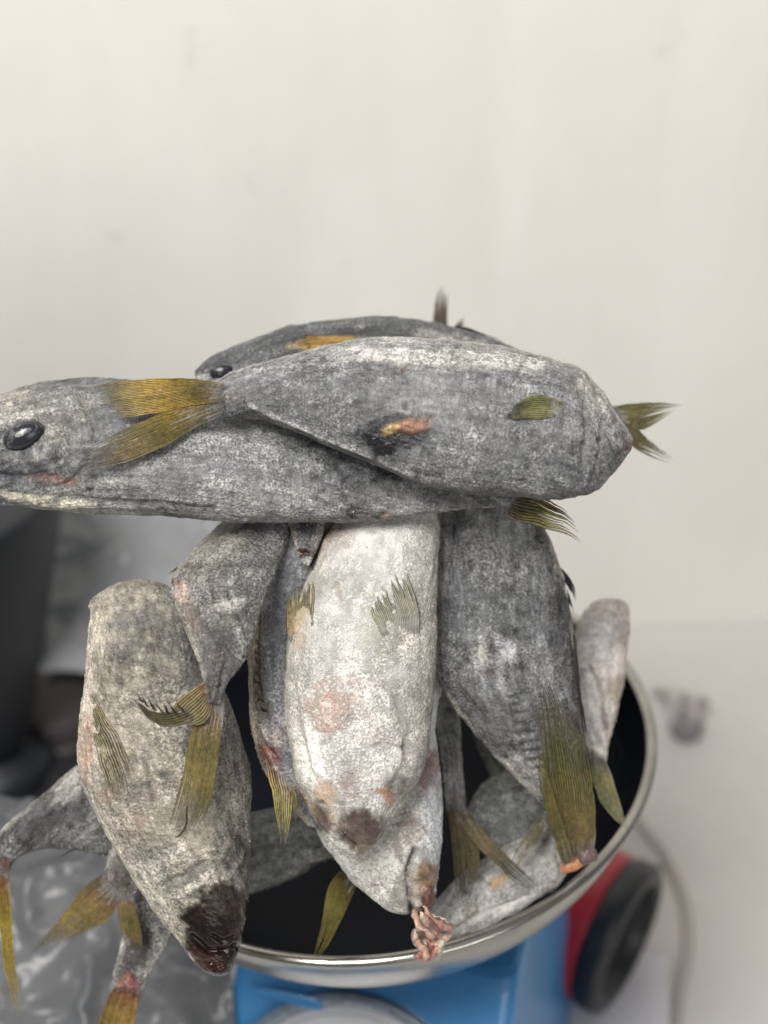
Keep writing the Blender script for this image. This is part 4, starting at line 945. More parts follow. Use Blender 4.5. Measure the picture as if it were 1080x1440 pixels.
# --- narrow fish left of the white one
G = Fish('narrow grey fish with a row of spines, pressed against the white fish',
    [(405, 705, 490, 705, 48.4, 48.9), (390, 736, 475, 736, 48.0, 48.6), (367, 768, 456, 770, 47.4, 47.8), (358, 812, 446, 820, 47.2, 47.6), (353, 870, 440, 880, 47.1, 47.5), (350, 940, 432, 950, 47.0, 47.4), (351, 1000, 436, 1010, 46.9, 47.3),
     (356, 1040, 445, 1060, 46.8, 47.2), (369, 1078, 455, 1100, 46.7, 47.2), (388, 1105, 460, 1130, 46.6, 47.1), (410, 1135, 462, 1155, 46.6, 47.0), (432, 1160, 458, 1170, 46.7, 46.9)],
    thick=0.62, n=190, m=100, frost=0.5, seed=7, cols=((0.44, 0.38, 0.29), (0.20, 0.205, 0.225), (0.22, 0.22, 0.23)), mott=0.6,
    patches=[(372, 780, 12, 30, 15, (0.50, 0.43, 0.33), 0.9, 0.1, 0), (362, 960, 8, 50, 2, (0.17, 0.125, 0.095), 0.8, -0.2, 0), (370, 1000, 12, 18, 0, (0.10, 0.08, 0.07), 0.6, -0.2, 0), (380, 1060, 14, 22, -30, (0.26, 0.09, 0.07), 0.85, -0.4, 0.3), (395, 1030, 26, 30, 0, (0.42, 0.38, 0.35), 0.6, 0.2, 0),
             (392, 1040, 16, 8, 0, (0.34, 0.18, 0.14), 0.4, 0, 0), (400, 860, 24, 80, 2, (0.185, 0.19, 0.215), 0.7, -0.15, 0), (415, 1120, 16, 20, 0, (0.20, 0.10, 0.07), 0.6, -0.1, 0.1)],
    grooves=[([(366, 800), (362, 880), (362, 960), (370, 1000)], 3, 1.0, (0.13, 0.10, 0.08), 0.7), ([(358, 1020), (374, 1050), (398, 1075)], 3, 0.8, (0.18, 0.08, 0.06), 0.5)])
for k, (x, y) in enumerate([(361, 905), (360, 919), (359, 932), (359, 946), (358, 958), (364, 985), (368, 998)]):
    G.fin('fin_spine', [(x - 2, y - 8), (x + 3, y - 3), (x + 12, y + 6)], [(x - 2, y), (x + 2, y + 2), (x + 12, y + 7)], [45.9, 45.6, 45.1], [45.9, 45.6, 45.1], n=1, cols=((0.06, 0.045, 0.035), (0.04, 0.03, 0.025), (0.03, 0.025, 0.02)), split=0.3, seed=40 + k)
G.fin('pelvic_fin', [(372, 1068), (380, 1105), (388, 1150), (396, 1192)], [(408, 1098), (412, 1125), (409, 1155), (400, 1194)], [45.5, 45.3, 45.2, 45.2], [45.3, 45.2, 45.1, 45.1], n=9, cols=((0.30, 0.17, 0.08), (0.32, 0.28, 0.10), (0.34, 0.31, 0.20)), split=0.75, jit=0.12, seed=50, ridge=0.6, frost=0.25)
G.fin('pelvic_fin', [(404, 1098), (410, 1120), (413, 1145), (416, 1166)], [(414, 1108), (417, 1125), (417, 1148), (417, 1168)], [45.1] * 4, [45.0] * 4, n=3, cols=((0.26, 0.19, 0.07), (0.27, 0.23, 0.08), (0.30, 0.26, 0.15)), split=0.6, jit=0.15, seed=51, frost=0.2)

# --- small snout peeping out between the narrow and the white fish
I_ = Fish('small dark fish head poking out between the narrow and the white belly fish',
    [(398, 705, 466, 705, 47.3, 47.3), (402, 728, 462, 728, 47.0, 47.0), (409, 748, 455, 748, 46.7, 46.7), (414, 766, 447, 768, 46.4, 46.4), (420, 781, 441, 784, 46.2, 46.2), (426, 794, 435, 796, 46.1, 46.1)],
    thick=0.6, n=90, m=80, frost=0.42, seed=8, cols=((0.30, 0.27, 0.22), (0.06, 0.06, 0.065), (0.17, 0.15, 0.13)), mott=0.9,
    patches=[(434, 745, 16, 26, 0, (0.05, 0.05, 0.055), 0.8, -0.1, 0), (424, 777, 9, 6, -20, (0.06, 0.018, 0.016), 1.0, -0.6, 0.3), (432, 788, 7, 8, 0, (0.36, 0.36, 0.34), 0.9, 0.2, 0)],
    grooves=[([(416, 779), (428, 775), (437, 779)], 3, 1.6, (0.03, 0.012, 0.011), 0.9)])

# --- the white belly fish in the middle
H = Fish('fish turned belly up in the middle, frosty white with yellow fins and a brown mouth',
    [(490, 708, 610, 704, 48.0, 48.2, 0.45), (476, 724, 613, 718, 47.8, 48.0, 0.5), (455, 757, 617, 750, 47.3, 47.6, 0.6), (438, 800, 615, 800, 46.9, 47.1), (416, 850, 613, 850, 46.7, 46.8), (405, 900, 612, 900, 46.5, 46.6), (402, 950, 610, 950, 46.4, 46.5),
     (403, 1000, 606, 1000, 46.3, 46.4), (410, 1050, 600, 1050, 46.2, 46.3), (420, 1100, 585, 1100, 46.1, 46.2), (438, 1145, 562, 1140, 46.0, 46.1), (458, 1175, 541, 1170, 45.9, 46.0), (476, 1193, 525, 1189, 45.9, 45.9), (492, 1201, 510, 1200, 45.9, 45.9)],
    thick=0.62, n=280, m=160, frost=0.50, seed=9, expo=2.15, cols=((0.56, 0.53, 0.47), (0.61, 0.60, 0.57), (0.36, 0.345, 0.315)), mott=0.45, mat=MAT_PALE, frostvar=0.4, grains=380,
    patches=[(462, 1005, 32, 36, 0, (0.48, 0.31, 0.25), 0.85, -0.1, 0, 0.9), (478, 975, 40, 22, 30, (0.42, 0.27, 0.22), 0.65, 0, 0), (500, 960, 20, 8, 30, (0.32, 0.16, 0.13), 0.5, 0, 0), (528, 1010, 40, 60, -10, (0.42, 0.36, 0.32), 0.45, 0.0, 0), (470, 1000, 22, 20, 0, (0.58, 0.44, 0.37), 0.7, 0.1, 0, 0.5),
             (545, 880, 56, 40, -30, (0.36, 0.35, 0.25), 0.5, -0.05, 0), (560, 905, 40, 30, 0, (0.40, 0.38, 0.31), 0.6, 0.05, 0), (424, 860, 16, 36, 12, (0.48, 0.37, 0.18), 0.65, -0.2, 0), (418, 890, 12, 24, 0, (0.55, 0.40, 0.28), 0.7, 0.0, 0), (470, 750, 30, 26, -30, (0.34, 0.29, 0.24), 0.6, 0.0, 0), (452, 770, 14, 20, 30, (0.36, 0.27, 0.20), 0.5, 0, 0),
             (560, 1010, 34, 60, 0, (0.38, 0.34, 0.31), 0.5, 0.05, 0), (560, 1105, 26, 18, -10, (0.06, 0.055, 0.055), 0.8, -0.3, 0), (500, 1110, 50, 36, 0, (0.44, 0.39, 0.35), 0.5, 0.0, 0), (545, 1122, 10, 20, -10, (0.30, 0.12, 0.055), 0.8, -0.4, 0.2), (535, 1112, 7, 7, 0, (0.34, 0.14, 0.05), 0.8, -0.4, 0.2),
             (508, 1166, 40, 34, 0, (0.085, 0.058, 0.052), 1.1, -0.8, 0.6), (512, 1188, 26, 16, 0, (0.12, 0.09, 0.07), 1.0, -0.8, 0.6), (460, 1115, 14, 28, -18, (0.42, 0.27, 0.16), 0.8, -0.3, 0.2), (470, 1145, 14, 24, -20, (0.48, 0.40, 0.30), 0.7, 0, 0.1), (452, 1150, 10, 26, -20, (0.06, 0.028, 0.02), 0.9, -0.6, 0.6), (490, 1100, 14, 22, -10, (0.26, 0.14, 0.13), 0.5, -0.1, 0), (515, 1195, 22, 8, 0, (0.32, 0.25, 0.19), 0.7, -0.4, 0.5),
             (430, 1130, 12, 26, -25, (0.28, 0.22, 0.09), 0.7, -0.3, 0.1), (605, 860, 8, 130, 0, (0.42, 0.41, 0.37), 0.6, 0, 0)],
    grooves=[([(410, 960), (420, 1010), (430, 1060), (445, 1100)], 4, 0.8, (0.42, 0.38, 0.32), 0.5), ([(428, 985), (436, 1040), (446, 1085)], 4, -0.9, (0.66, 0.63, 0.56), 0.5), ([(520, 930), (550, 920), (580, 890)], 3, 0.5, (0.38, 0.35, 0.30), 0.5), ([(470, 818), (478, 835), (482, 848)], 2.5, 0.7, (0.24, 0.17, 0.14), 0.7), ([(472, 820), (486, 826)], 2.2, 0.6, (0.24, 0.17, 0.14), 0.6),
             ([(560, 980), (575, 1020), (570, 1070), (552, 1110)], 4, 0.8, (0.20, 0.17, 0.16), 0.5), ([(520, 1050), (545, 1045), (572, 1052)], 3, 0.7, (0.14, 0.12, 0.12), 0.5), ([(452, 1128), (466, 1156), (482, 1178), (500, 1190)], 3.5, 1.6, (0.03, 0.014, 0.012), 0.9), ([(446, 1112), (456, 1140), (470, 1166)], 4, -0.9, (0.20, 0.10, 0.06), 0.6), ([(480, 1130), (486, 1160), (480, 1185)], 3, 1.2, (0.05, 0.02, 0.015), 0.7), ([(508, 1130), (512, 1170)], 4, -0.8), ([(545, 960), (560, 1000), (575, 1060)], 3, 0.6, (0.2, 0.17, 0.15), 0.5), ([(510, 985), (535, 1030), (530, 1075)], 3, 0.6, (0.3, 0.25, 0.22), 0.5)])
p1 = [(408, 905), (403, 880), (403, 855), (405, 826)]; p2 = [(440, 880), (440, 860), (441, 838), (440, 812)]
H.fin('pelvic_fin', p1, p2, sd(H, p1, 0.15), sd(H, p2, 0.12), n=18, cols=((0.50, 0.38, 0.28), (0.44, 0.34, 0.17), (0.40, 0.35, 0.20)), split=0.8, jit=0.2, seed=52, ridge=0.2, frost=0.45, fill=1.25, sink=0.07)
p1 = [(536, 895), (528, 875), (520, 862), (520, 850)]; p2 = [(590, 890), (588, 860), (580, 825), (568, 790)]
H.fin('pectoral_fin', p1, p2, sd(H, p1, 0.17), sd(H, p2, 0.17), n=26, cols=((0.48, 0.46, 0.40), (0.44, 0.42, 0.30), (0.38, 0.36, 0.24)), split=0.75, jit=0.22, seed=53, ridge=0.1, frost=0.62, fill=1.35, sink=0.07)


# --- second belly-up fish just behind and under it
J = Fish('second pale belly up fish below the middle one, brown lip open towards the bowl',
    [(545, 930, 618, 935, 49.4, 49.4), (530, 965, 618, 970, 49.1, 49.1), (505, 1010, 610, 1015, 48.7, 48.7), (470, 1075, 617, 1070, 48.3, 48.3), (440, 1135, 621, 1110, 48.0, 48.0), (452, 1180, 622, 1160, 47.8, 47.8), (475, 1212, 619, 1200, 47.7, 47.7),
     (504, 1248, 613, 1236, 47.6, 47.6), (530, 1270, 610, 1260, 47.4, 47.3), (545, 1279, 605, 1273, 47.4, 47.2), (562, 1284, 594, 1280, 47.4, 47.2)],
    thick=0.55, n=190, m=120, frost=0.65, seed=10, cols=((0.50, 0.49, 0.455), (0.40, 0.38, 0.35), (0.46, 0.47, 0.49)), mott=0.5, mat=MAT_PALE,
    patches=[(605, 1085, 20, 34, 15, (0.30, 0.115, 0.10), 0.75, -0.3, 0.15), (575, 1168, 24, 28, 0, (0.26, 0.20, 0.165), 0.65, -0.1, 0), (560, 1215, 30, 30, 0, (0.34, 0.32, 0.29), 0.5, 0.1, 0), (562, 1255, 14, 24, 10, (0.15, 0.12, 0.10), 0.7, -0.2, 0.1), (610, 1130, 12, 50, 0, (0.48, 0.50, 0.53), 0.7, -0.2, 0), (597, 1240, 20, 32, 6, (0.20, 0.13, 0.085), 1.0, -0.8, 0.7, 1.0), (600, 1262, 14, 18, 6, (0.085, 0.035, 0.028), 1.1, -1, 0.95, 0.5)],
    grooves=[([(584, 1196), (574, 1226), (576, 1258), (580, 1286)], 4, 3.2, (0.06, 0.04, 0.035), 0.9), ([(556, 1158), (590, 1155), (600, 1170)], 3, 0.8, (0.22, 0.13, 0.11), 0.6), ([(560, 1160), (558, 1190), (566, 1215)], 3, 0.7, (0.24, 0.19, 0.16), 0.5), ([(540, 1180), (520, 1200), (530, 1240)], 4, 0.6)])


# --- broad grey fish on the right
def k_ridge(p, px, py, nr, fr): return p
K = Fish('broad dark grey fish at the right of the pile, flank mottled, dark spiny back edge',
    [(616, 690, 725, 692, 49.0, 49.6), (614, 705, 742, 708, 48.8, 49.4), (614, 742, 763, 738, 48.5, 49.2), (614, 800, 787, 800, 48.2, 49.0), (613, 860, 803, 860, 48.0, 48.9), (610, 915, 810, 912, 47.9, 48.8), (618, 962, 815, 960, 48.0, 48.8),
     (645, 1006, 818, 1006, 48.2, 48.8), (682, 1050, 822, 1050, 48.6, 49.0), (720, 1090, 825, 1088, 48.9, 49.2), (750, 1120, 828, 1118, 49.2, 49.3), (772, 1146, 829, 1144, 49.4, 49.4), (790, 1166, 826, 1166, 49.5, 49.5)],
    thick=0.42, n=240, m=150, frost=0.42, seed=11, expo=2.0, cols=((0.19, 0.19, 0.197), (0.18, 0.182, 0.188), (0.06, 0.058, 0.06)), mott=1.15, lump=1.0, grains=380,
    patches=[(700, 840, 60, 70, -20, (0.07, 0.072, 0.075), 0.6, 0.0, 0), (712, 775, 36, 22, 20, (0.05, 0.052, 0.055), 0.6, 0.05, 0), (762, 750, 12, 14, 0, (0.03, 0.03, 0.03), 0.8, -0.2, 0), (715, 915, 16, 14, 0, (0.38, 0.385, 0.385), 0.7, 0.3, 0), (680, 915, 10, 24, -10, (0.34, 0.31, 0.26), 0.7, 0.1, 0), (683, 945, 10, 10, 0, (0.10, 0.07, 0.06), 0.7, -0.1, 0), (700, 1010, 46, 34, 40, (0.17, 0.17, 0.168), 0.5, -0.3, 0.05),
             (640, 860, 26, 90, 0, (0.085, 0.09, 0.10), 0.7, -0.15, 0), (760, 960, 26, 60, -15, (0.20, 0.20, 0.195), 0.45, 0.1, 0), (745, 1090, 34, 40, 40, (0.36, 0.345, 0.31), 0.55, 0.25, 0), (790, 800, 10, 60, -18, (0.34, 0.29, 0.26), 0.7, 0.2, 0), (815, 1000, 9, 60, -4, (0.10, 0.06, 0.055), 0.8, -0.2, 0), (640, 720, 24, 40, 0, (0.04, 0.042, 0.046), 0.8, -0.25, 0),  # dark patches at the left paint the occlusion beside the white fish
             (650, 1010, 7, 40, -38, (0.45, 0.42, 0.36), 0.8, 0.15, 0), (715, 1085, 7, 60, -45, (0.46, 0.43, 0.37), 0.8, 0.2, 0)],
    grooves=[([(690, 930), (715, 980), (735, 1030), (745, 1080)], 3, 0.6, (0.22, 0.20, 0.18), 0.5)] + [([(716 + k * 3.6, 980 + k * 13), (738 + k * 3.2, 976 + k * 13)], 2.6, 0.8, (0.075, 0.07, 0.065), 0.6) for k in range(9)]
            + [([(700, 985 + 0), (722, 1030), (738, 1075), (770, 1120)], 9, -0.6), ([(645, 1010), (690, 1062), (750, 1122)], 3, 0.8, (0.30, 0.27, 0.22), 0.5), ([(634, 740), (632, 820)], 4, 0.7, (0.05, 0.05, 0.055), 0.5)])
K.fin('dorsal_fin', [(786, 796), (797, 808), (808, 828), (811, 848)], [(792, 815), (799, 826), (806, 838), (811, 850)], [48.8] * 4, [48.7] * 4, n=4, cols=((0.04, 0.035, 0.035), (0.025, 0.022, 0.022), (0.03, 0.026, 0.026)), split=0.6, jit=0.1, seed=60)
K.fin('dorsal_fin', [(795, 826), (801, 836), (806, 850), (808, 862)], [(799, 845), (803, 850), (806, 858), (808, 864)], [48.7] * 4, [48.6] * 4, n=3, cols=((0.04, 0.035, 0.035), (0.03, 0.025, 0.025), (0.03, 0.026, 0.026)), split=0.6, jit=0.1, seed=61)
K.fin('dorsal_fin', [(803, 870), (812, 920), (818, 980), (826, 1035)], [(799, 872), (807, 922), (813, 982), (820, 1037)], [48.1, 48.1, 48.0, 48.1], [47.9, 47.8, 47.8, 48.0], n=2, cols=((0.03, 0.026, 0.026),) * 3, split=0.9, jit=0.02, seed=62, frost=0.15)

# --- pale fish at the far right
Ll = Fish('pale blurry fish standing upright at the far right rim of the pile',
    [(838, 850, 868, 849, 53.8, 53.8, 0.4), (826, 858, 880, 853, 53.5, 53.5), (814, 875, 884, 870, 53.2, 53.2), (808, 920, 882, 915, 52.8, 52.8), (808, 970, 877, 965, 52.4, 52.4), (816, 1020, 866, 1018, 52.0, 52.0), (826, 1055, 856, 1055, 51.6, 51.6), (834, 1085, 850, 1086, 51.2, 51.2)],
    thick=0.6, n=150, m=100, frost=0.62, seed=12, cols=((0.52, 0.485, 0.46), (0.50, 0.47, 0.45), (0.44, 0.38, 0.33)), mott=0.5, mat=MAT_PALE,
    patches=[(845, 890, 26, 30, 0, (0.24, 0.235, 0.24), 0.6, 0, 0), (852, 862, 26, 10, -5, (0.40, 0.34, 0.31), 0.6, 0, 0), (864, 965, 12, 26, 5, (0.33, 0.25, 0.14), 0.6, -0.1, 0), (850, 1005, 6, 24, -12, (0.16, 0.12, 0.10), 0.7, -0.2, 0), (835, 980, 10, 60, -12, (0.50, 0.48, 0.46), 0.7, 0.1, 0)],
    grooves=[([(828, 935), (846, 970), (852, 1015)], 3, 0.9, (0.22, 0.17, 0.14), 0.5), ([(815, 895), (850, 893), (880, 900)], 3, 0.6)])
Ll.fin('tail_fin', [(826, 1048), (834, 1095), (846, 1130), (866, 1152), (887, 1173)], [(850, 1062), (860, 1090), (869, 1120), (877, 1145), (889, 1172)], [50.9, 50.4, 50.2, 50.1, 50.1], [50.9, 50.4, 50.2, 50.1, 50.1], n=13, cols=((0.17, 0.12, 0.12), (0.30, 0.28, 0.13), (0.40, 0.38, 0.22)), split=0.8, jit=0.1, seed=63, ridge=0.5, frost=0.25)

# --- pale fish lying along the front right wall of the bowl with a broken tail standing up
Mm = Fish('pale fish lying in the bowl along its front right wall, big olive tail bent upwards',
    [(590, 1296, 598, 1324, 50.0, 49.8), (604, 1276, 628, 1330, 50.2, 49.9), (636, 1240, 664, 1314, 50.6, 50.2), (680, 1208, 706, 1296, 50.9, 50.4), (726, 1183, 746, 1274, 51.0, 50.6), (760, 1170, 772, 1257, 51.0, 50.8), (782, 1176, 787, 1246, 50.9, 50.8), (792, 1196, 796, 1232, 50.8, 50.7)],
    thick=0.5, n=170, m=110, frost=0.62, seed=13, cols=((0.18, 0.18, 0.175), (0.33, 0.325, 0.31), (0.44, 0.43, 0.41)), mott=0.8, mat=MAT_PALE,
    patches=[(640, 1265, 26, 20, -40, (0.12, 0.12, 0.12), 0.6, -0.1, 0), (705, 1238, 24, 9, -35, (0.42, 0.24, 0.11), 0.75, -0.3, 0.1), (660, 1280, 14, 16, 0, (0.18, 0.15, 0.10), 0.6, -0.1, 0), (650, 1322, 20, 7, -20, (0.26, 0.17, 0.13), 0.6, 0, 0.1), (775, 1250, 20, 5, -15, (0.2, 0.15, 0.14), 0.6, -0.1, 0)],
    grooves=[([(620, 1318), (680, 1285), (740, 1262)], 3, 0.8, (0.22, 0.21, 0.20), 0.4), ([(640, 1300), (670, 1275), (720, 1250)], 4, -0.6), ([(740, 1200), (752, 1230), (745, 1262)], 4, 0.7, (0.2, 0.2, 0.19), 0.4)])
f1 = [(793, 1222), (779, 1165), (767, 1110), (761, 1050), (757, 992), (755, 934)]; f2 = [(836, 1204), (838, 1150), (832, 1090), (821, 1035), (803, 982), (768, 936)]
Mm.fin('tail_fin', f1, f2, [49.4, 48.6, 47.6, 46.9, 46.4, 46.2], [49.4, 48.6, 47.6, 46.8, 46.3, 46.1], n=20, cols=((0.24, 0.165, 0.08), (0.215, 0.185, 0.06), (0.060, 0.052, 0.038)), split=0.45, jit=0.06, seed=64, ridge=0.4, frost=0.10, wave=0.3, lens=lambda s: 0.93 + 0.07 * sstep(0.1, 0.3, s) - 0.30 * sstep(0.45, 1.0, s))
Mm.fin('tail_fin', [(790, 1215), (772, 1155), (757, 1090), (747, 1012)], [(806, 1210), (790, 1155), (772, 1095), (751, 1014)], [49.2, 48.3, 47.2, 46.4], [49.1, 48.2, 47.1, 46.3], n=7, cols=((0.24, 0.19, 0.07), (0.22, 0.185, 0.06), (0.15, 0.13, 0.08)), split=0.6, jit=0.12, seed=65, frost=0.2)
blob('tail_stump', (806, 1216, 49.5e-2), 20, 10, 7, -22, MAT_FLESH, Mm.root, Mm.org, col=(0.46, 0.20, 0.10), lump=0.6, seed=12)
blob('tail_stump', (827, 1203, 49.3e-2), 14, 13, 9, -30, MAT_FLESH, Mm.root, Mm.org, col=(0.13, 0.085, 0.085), lump=0.6, seed=13)

# --- slim fish whose dark forked tail hangs into the bowl
Nn = Fish('slim dark fish behind the middle ones, brown forked tail hanging into the bowl',
    [(592, 900, 632, 900, 51.6, 51.6), (600, 950, 640, 955, 51.4, 51.4), (610, 1000, 645, 1005, 51.2, 51.2), (618, 1050, 648, 1052, 50.8, 50.8), (624, 1095, 652, 1098, 50.4, 50.4), (627, 1125, 655, 1128, 50.2, 50.2), (630, 1145, 656, 1146, 50.1, 50.1)],
    thick=0.6, n=110, m=80, frost=0.45, seed=14, cols=((0.20, 0.2, 0.2), (0.13, 0.132, 0.138), (0.20, 0.195, 0.185)),
    patches=[(645, 1130, 18, 22, 0, (0.08, 0.055, 0.045), 0.8, -0.3, 0)])
Nn.fin('tail_fin', [(628, 1130), (634, 1180), (638, 1220), (640, 1245), (650, 1278)], [(648, 1140), (664, 1170), (674, 1200), (672, 1235), (660, 1270)], [49.9, 49.6, 49.4, 49.3, 49.3], [49.8, 49.5, 49.3, 49.2, 49.2], n=14, cols=((0.13, 0.09, 0.055), (0.12, 0.10, 0.045), (0.07, 0.062, 0.035)), split=0.55, jit=0.14, seed=66, frost=0.05)
Nn.fin('tail_fin', [(656, 1134), (685, 1175), (715, 1205), (740, 1228), (765, 1252)], [(642, 1142), (665, 1182), (700, 1218), (725, 1240), (752, 1255)], [49.8, 49.3, 48.9, 48.8, 48.8], [49.8, 49.3, 48.9, 48.8, 48.8], n=12, cols=((0.15, 0.11, 0.065), (0.15, 0.12, 0.055), (0.07, 0.06, 0.035)), split=0.55, jit=0.14, seed=67, frost=0.05)

# --- dim fish at the back of the bowl, seen in the gap under the broad one
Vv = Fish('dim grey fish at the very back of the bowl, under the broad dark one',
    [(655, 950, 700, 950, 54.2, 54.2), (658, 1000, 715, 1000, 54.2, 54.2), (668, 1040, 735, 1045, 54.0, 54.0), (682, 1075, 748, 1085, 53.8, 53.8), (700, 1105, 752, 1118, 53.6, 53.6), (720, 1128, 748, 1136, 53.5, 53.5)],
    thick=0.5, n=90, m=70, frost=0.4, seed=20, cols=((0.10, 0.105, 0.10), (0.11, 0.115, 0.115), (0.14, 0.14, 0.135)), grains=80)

# --- grey fish seen in the shade between the right ones
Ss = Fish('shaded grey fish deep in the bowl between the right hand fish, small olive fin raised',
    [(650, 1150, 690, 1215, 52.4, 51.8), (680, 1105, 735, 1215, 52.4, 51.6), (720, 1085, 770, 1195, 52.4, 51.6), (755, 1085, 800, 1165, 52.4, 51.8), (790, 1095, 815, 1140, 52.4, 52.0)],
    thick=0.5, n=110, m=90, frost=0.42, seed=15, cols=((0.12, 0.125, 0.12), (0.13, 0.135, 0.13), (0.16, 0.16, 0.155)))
Ss.fin('pectoral_fin', [(764, 1142), (745, 1165), (728, 1190), (716, 1222)], [(772, 1162), (760, 1180), (742, 1200), (722, 1228)], [50.2, 49.6, 49.4, 49.3], [50.2, 49.6, 49.4, 49.3], n=9, cols=((0.20, 0.16, 0.085), (0.22, 0.19, 0.12), (0.26, 0.22, 0.13)), split=0.7, jit=0.12, seed=68, frost=0.25)

# --- grey fish lying across the back of the bowl between the two front fish
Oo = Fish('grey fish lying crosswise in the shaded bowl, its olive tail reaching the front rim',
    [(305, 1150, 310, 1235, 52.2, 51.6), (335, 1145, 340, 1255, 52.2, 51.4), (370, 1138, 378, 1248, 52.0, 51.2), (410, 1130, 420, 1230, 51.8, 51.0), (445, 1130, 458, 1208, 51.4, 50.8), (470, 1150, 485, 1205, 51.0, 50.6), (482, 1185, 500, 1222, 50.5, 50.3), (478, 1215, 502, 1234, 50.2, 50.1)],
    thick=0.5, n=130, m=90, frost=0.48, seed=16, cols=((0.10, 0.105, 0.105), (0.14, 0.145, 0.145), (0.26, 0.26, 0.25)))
Oo.fin('tail_fin', [(480, 1222), (462, 1248), (454, 1290), (447, 1320), (436, 1356)], [(505, 1240), (492, 1268), (478, 1298), (461, 1330), (440, 1356)], [49.8, 49.2, 48.7, 48.2, 47.6], [49.8, 49.2, 48.7, 48.2, 47.6], n=13, cols=((0.14, 0.10, 0.04), (0.20, 0.165, 0.03), (0.16, 0.135, 0.045)), split=0.7, jit=0.12, seed=69, frost=0.05)

# --- three tails hanging out at the left
Pp = Fish('dark tail end of a fish at the left edge, tail fin hanging straight down',
    [(172, 1070, 180, 1200, 50.2, 49.8), (140, 1066, 150, 1202, 50.0, 49.6), (108, 1078, 122, 1198, 49.8, 49.4), (74, 1106, 90, 1195, 49.5, 49.2), (40, 1134, 60, 1195, 49.2, 49.0), (10, 1160, 32, 1203, 48.9, 48.8), (-12, 1188, 17, 1217, 48.7, 48.7), (-18, 1212, 12, 1228, 48.6, 48.6)],
    thick=0.5, n=150, m=100, frost=0.46, seed=17, cols=((0.30, 0.29, 0.27), (0.095, 0.095, 0.095), (0.11, 0.108, 0.105)), mott=1.0,
    patches=[(60, 1160, 50, 12, -32, (0.035, 0.034, 0.034), 0.75, -0.2, 0), (0, 1215, 22, 14, 0, (0.14, 0.05, 0.035), 0.8, -0.4, 0), (95, 1170, 60, 16, 0, (0.13, 0.13, 0.13), 0.5, 0.1, 0), (100, 1110, 40, 14, -35, (0.28, 0.27, 0.25), 0.6, 0.2, 0)],
    grooves=[([(20, 1172), (60, 1150), (110, 1140)], 4, 0.7, (0.05, 0.05, 0.05), 0.5), ([(112, 1138), (118, 1120), (116, 1108)], 2.5, 0.6, (0.03, 0.03, 0.03), 0.7)])
Pp.fin('tail_fin', [(-16, 1212), (-8, 1260), (0, 1310), (8, 1370), (22, 1425)], [(13, 1218), (15, 1260), (17, 1310), (24, 1375), (31, 1428)], [48.5, 48.6, 48.8, 49.2, 49.8], [48.4, 48.5, 48.7, 49.1, 49.7], n=12, cols=((0.16, 0.055, 0.03), (0.34, 0.255, 0.04), (0.36, 0.28, 0.11)), split=0.75, jit=0.1, seed=70, ridge=0.6, frost=0.1)
Pp.fin('anal_fin', [(112, 1190), (98, 1196), (84, 1205), (72, 1218)], [(106, 1195), (94, 1201), (80, 1210), (71, 1219)], [49.0] * 4, [49.0] * 4, n=3, cols=((0.06, 0.055, 0.05), (0.035, 0.033, 0.03), (0.03, 0.03, 0.03)), split=0.2, seed=71)

Qq = Fish('fish tail hanging under the big left one, forked yellow fin spread to the left',
    [(190, 1150, 235, 1215, 49.6, 49.2), (172, 1165, 220, 1225, 49.4, 49.0), (158, 1188, 204, 1238, 49.1, 48.8), (150, 1212, 192, 1254, 48.9, 48.7), (146, 1234, 184, 1268, 48.7, 48.6)],
    thick=0.5, n=90, m=80, frost=0.45, seed=18, cols=((0.30, 0.29, 0.27), (0.13, 0.12, 0.11), (0.20, 0.19, 0.17)),
    patches=[(160, 1240, 24, 26, 0, (0.075, 0.055, 0.048), 0.8, -0.4, 0), (166, 1262, 16, 10, 0, (0.26, 0.14, 0.10), 0.6, -0.3, 0)])
Qq.fin('tail_fin', [(150, 1226), (122, 1244), (92, 1282), (62, 1318), (34, 1350)], [(168, 1262), (154, 1292), (125, 1308), (85, 1332), (40, 1350)], [48.5, 48.4, 48.4, 48.5, 48.7], [48.5, 48.3, 48.3, 48.4, 48.6], n=22, cols=((0.20, 0.11, 0.06), (0.28, 0.205, 0.07), (0.095, 0.082, 0.055)), split=0.55, jit=0.10, seed=72, ridge=0.55, frost=0.10, lens=lambda s: 1.0 - 0.40 * s)
Qq.fin('tail_fin', [(164, 1262), (166, 1285), (172, 1310), (180, 1338)], [(186, 1264), (194, 1290), (200, 1318), (204, 1348)], [48.4, 48.2, 48.1, 48.1], [48.4, 48.2, 48.1, 48.1], n=12, cols=((0.26, 0.15, 0.06), (0.26, 0.195, 0.06), (0.12, 0.10, 0.055)), split=0.6, jit=0.12, seed=73, ridge=0.55, frost=0.1)

Rr = Fish('lowest fish tail at the bottom left, red stained root pointing to the lower edge',
    [(200, 1235, 260, 1275, 50.0, 49.6), (190, 1262, 248, 1308, 49.8, 49.4), (178, 1298, 232, 1332, 49.6, 49.3), (168, 1335, 218, 1356, 49.4, 49.2), (161, 1368, 206, 1380, 49.2, 49.1), (158, 1392, 198, 1400, 49.1, 49.0), (156, 1408, 192, 1412, 49.0, 49.0)],
    thick=0.5, n=120, m=90, frost=0.5, seed=19, cols=((0.30, 0.29, 0.265), (0.085, 0.08, 0.075), (0.24, 0.235, 0.22)), mott=1.0,
    patches=[(176, 1396, 20, 26, 10, (0.22, 0.05, 0.055), 0.75, -0.4, 0.3), (196, 1330, 16, 30, 15, (0.055, 0.048, 0.045), 0.8, -0.3, 0), (170, 1390, 10, 20, 20, (0.36, 0.2, 0.09), 0.5, -0.3, 0.1)])
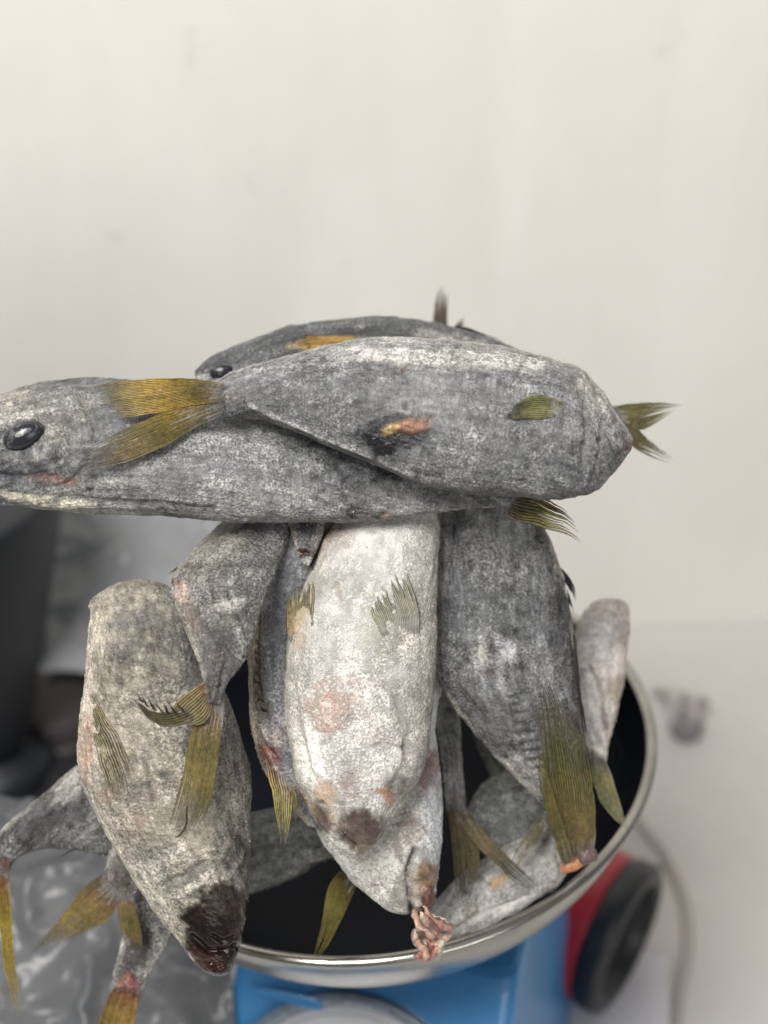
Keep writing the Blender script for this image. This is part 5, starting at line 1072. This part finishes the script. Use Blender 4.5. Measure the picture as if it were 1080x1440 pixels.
Rr.fin('tail_fin', [(160, 1385), (148, 1412), (138, 1440), (128, 1475)], [(196, 1392), (192, 1420), (188, 1445), (182, 1480)], [48.8] * 4, [48.7] * 4, n=16, cols=((0.30, 0.12, 0.07), (0.35, 0.23, 0.065), (0.28, 0.21, 0.07)), split=0.8, jit=0.1, seed=74, ridge=0.5, frost=0.1)

# --- torn pink gills draped on the rim
go = P(608, 1345, 0.470)
gut = thing('torn_gills', 'torn pink piece of gills lying on the front rim of the bowl', 'gills', go)
rg = np.random.default_rng(21)
gcol = np.array([(0.52, 0.33, 0.26), (0.46, 0.25, 0.20), (0.58, 0.48, 0.40), (0.40, 0.20, 0.17), (0.55, 0.42, 0.35)])
base_ = [[(580, 1277), (588, 1296), (600, 1312), (614, 1320)], [(596, 1276), (608, 1290), (624, 1303), (634, 1307)], [(590, 1283), (602, 1302), (618, 1313)], [(590, 1302), (604, 1312), (624, 1316)],
         [(636, 1303), (629, 1318), (612, 1328)], [(586, 1322), (596, 1334), (604, 1349)], [(604, 1322), (612, 1336), (606, 1350)], [(621, 1322), (619, 1336), (612, 1347)], [(582, 1349), (596, 1342), (614, 1334)], [(582, 1312), (588, 1322), (600, 1330)], [(596, 1352), (606, 1343), (624, 1328)]]
for k in range(15):
    pts = np.array(base_[k % 11], float) + (0 if k < 11 else rg.normal(size=(1, 2)) * 3.5)
    pts = pts + rg.normal(size=pts.shape) * (0.8 if k < 11 else 2.5)
    t = np.linspace(0, 1, 16)
    q = pchip(np.linspace(0, 1, len(pts)), pts, t)
    dz = 0.468 - 0.004 * np.sin(t * 3 + k) + rg.normal() * 0.0015
    c = P(q[:, 0], q[:, 1], dz)
    r0 = rg.uniform(3.6, 6.5) if k < 11 else rg.uniform(1.5, 3)
    v, f = tube(c, r0 * 0.47 / F * (0.35 + 0.8 * fbm(np.stack([t * 5, t * 0, t * 0 + k], 1), 1, 2, k)) * np.clip(np.sqrt(np.minimum(t, 1 - t) * 8), 0.15, 1), 10)
    v = v + (fbm(v, 520, 4, 300 + k)[:, None] - 0.5) * 0.0020
    cc = gcol[k % 5] * (0.6 + 0.8 * fbm(v, 350, 3, 400 + k))[:, None]
    mesh_obj('gill_strand', v, f, MAT_FLESH, gut, go, np.hstack([cc, np.zeros((len(v), 1))]))
v = blob('gill_lump', (607, 1332, 0.475), 17, 15, 7, -20, MAT_FLESH, gut, go, col=(0.36, 0.17, 0.13), lump=0.9, seed=14)
v = blob('gill_skin', (588, 1318, 0.474), 9, 14, 4, 0, MAT_FLESH, gut, go, col=(0.24, 0.22, 0.19), lump=0.9, seed=15)
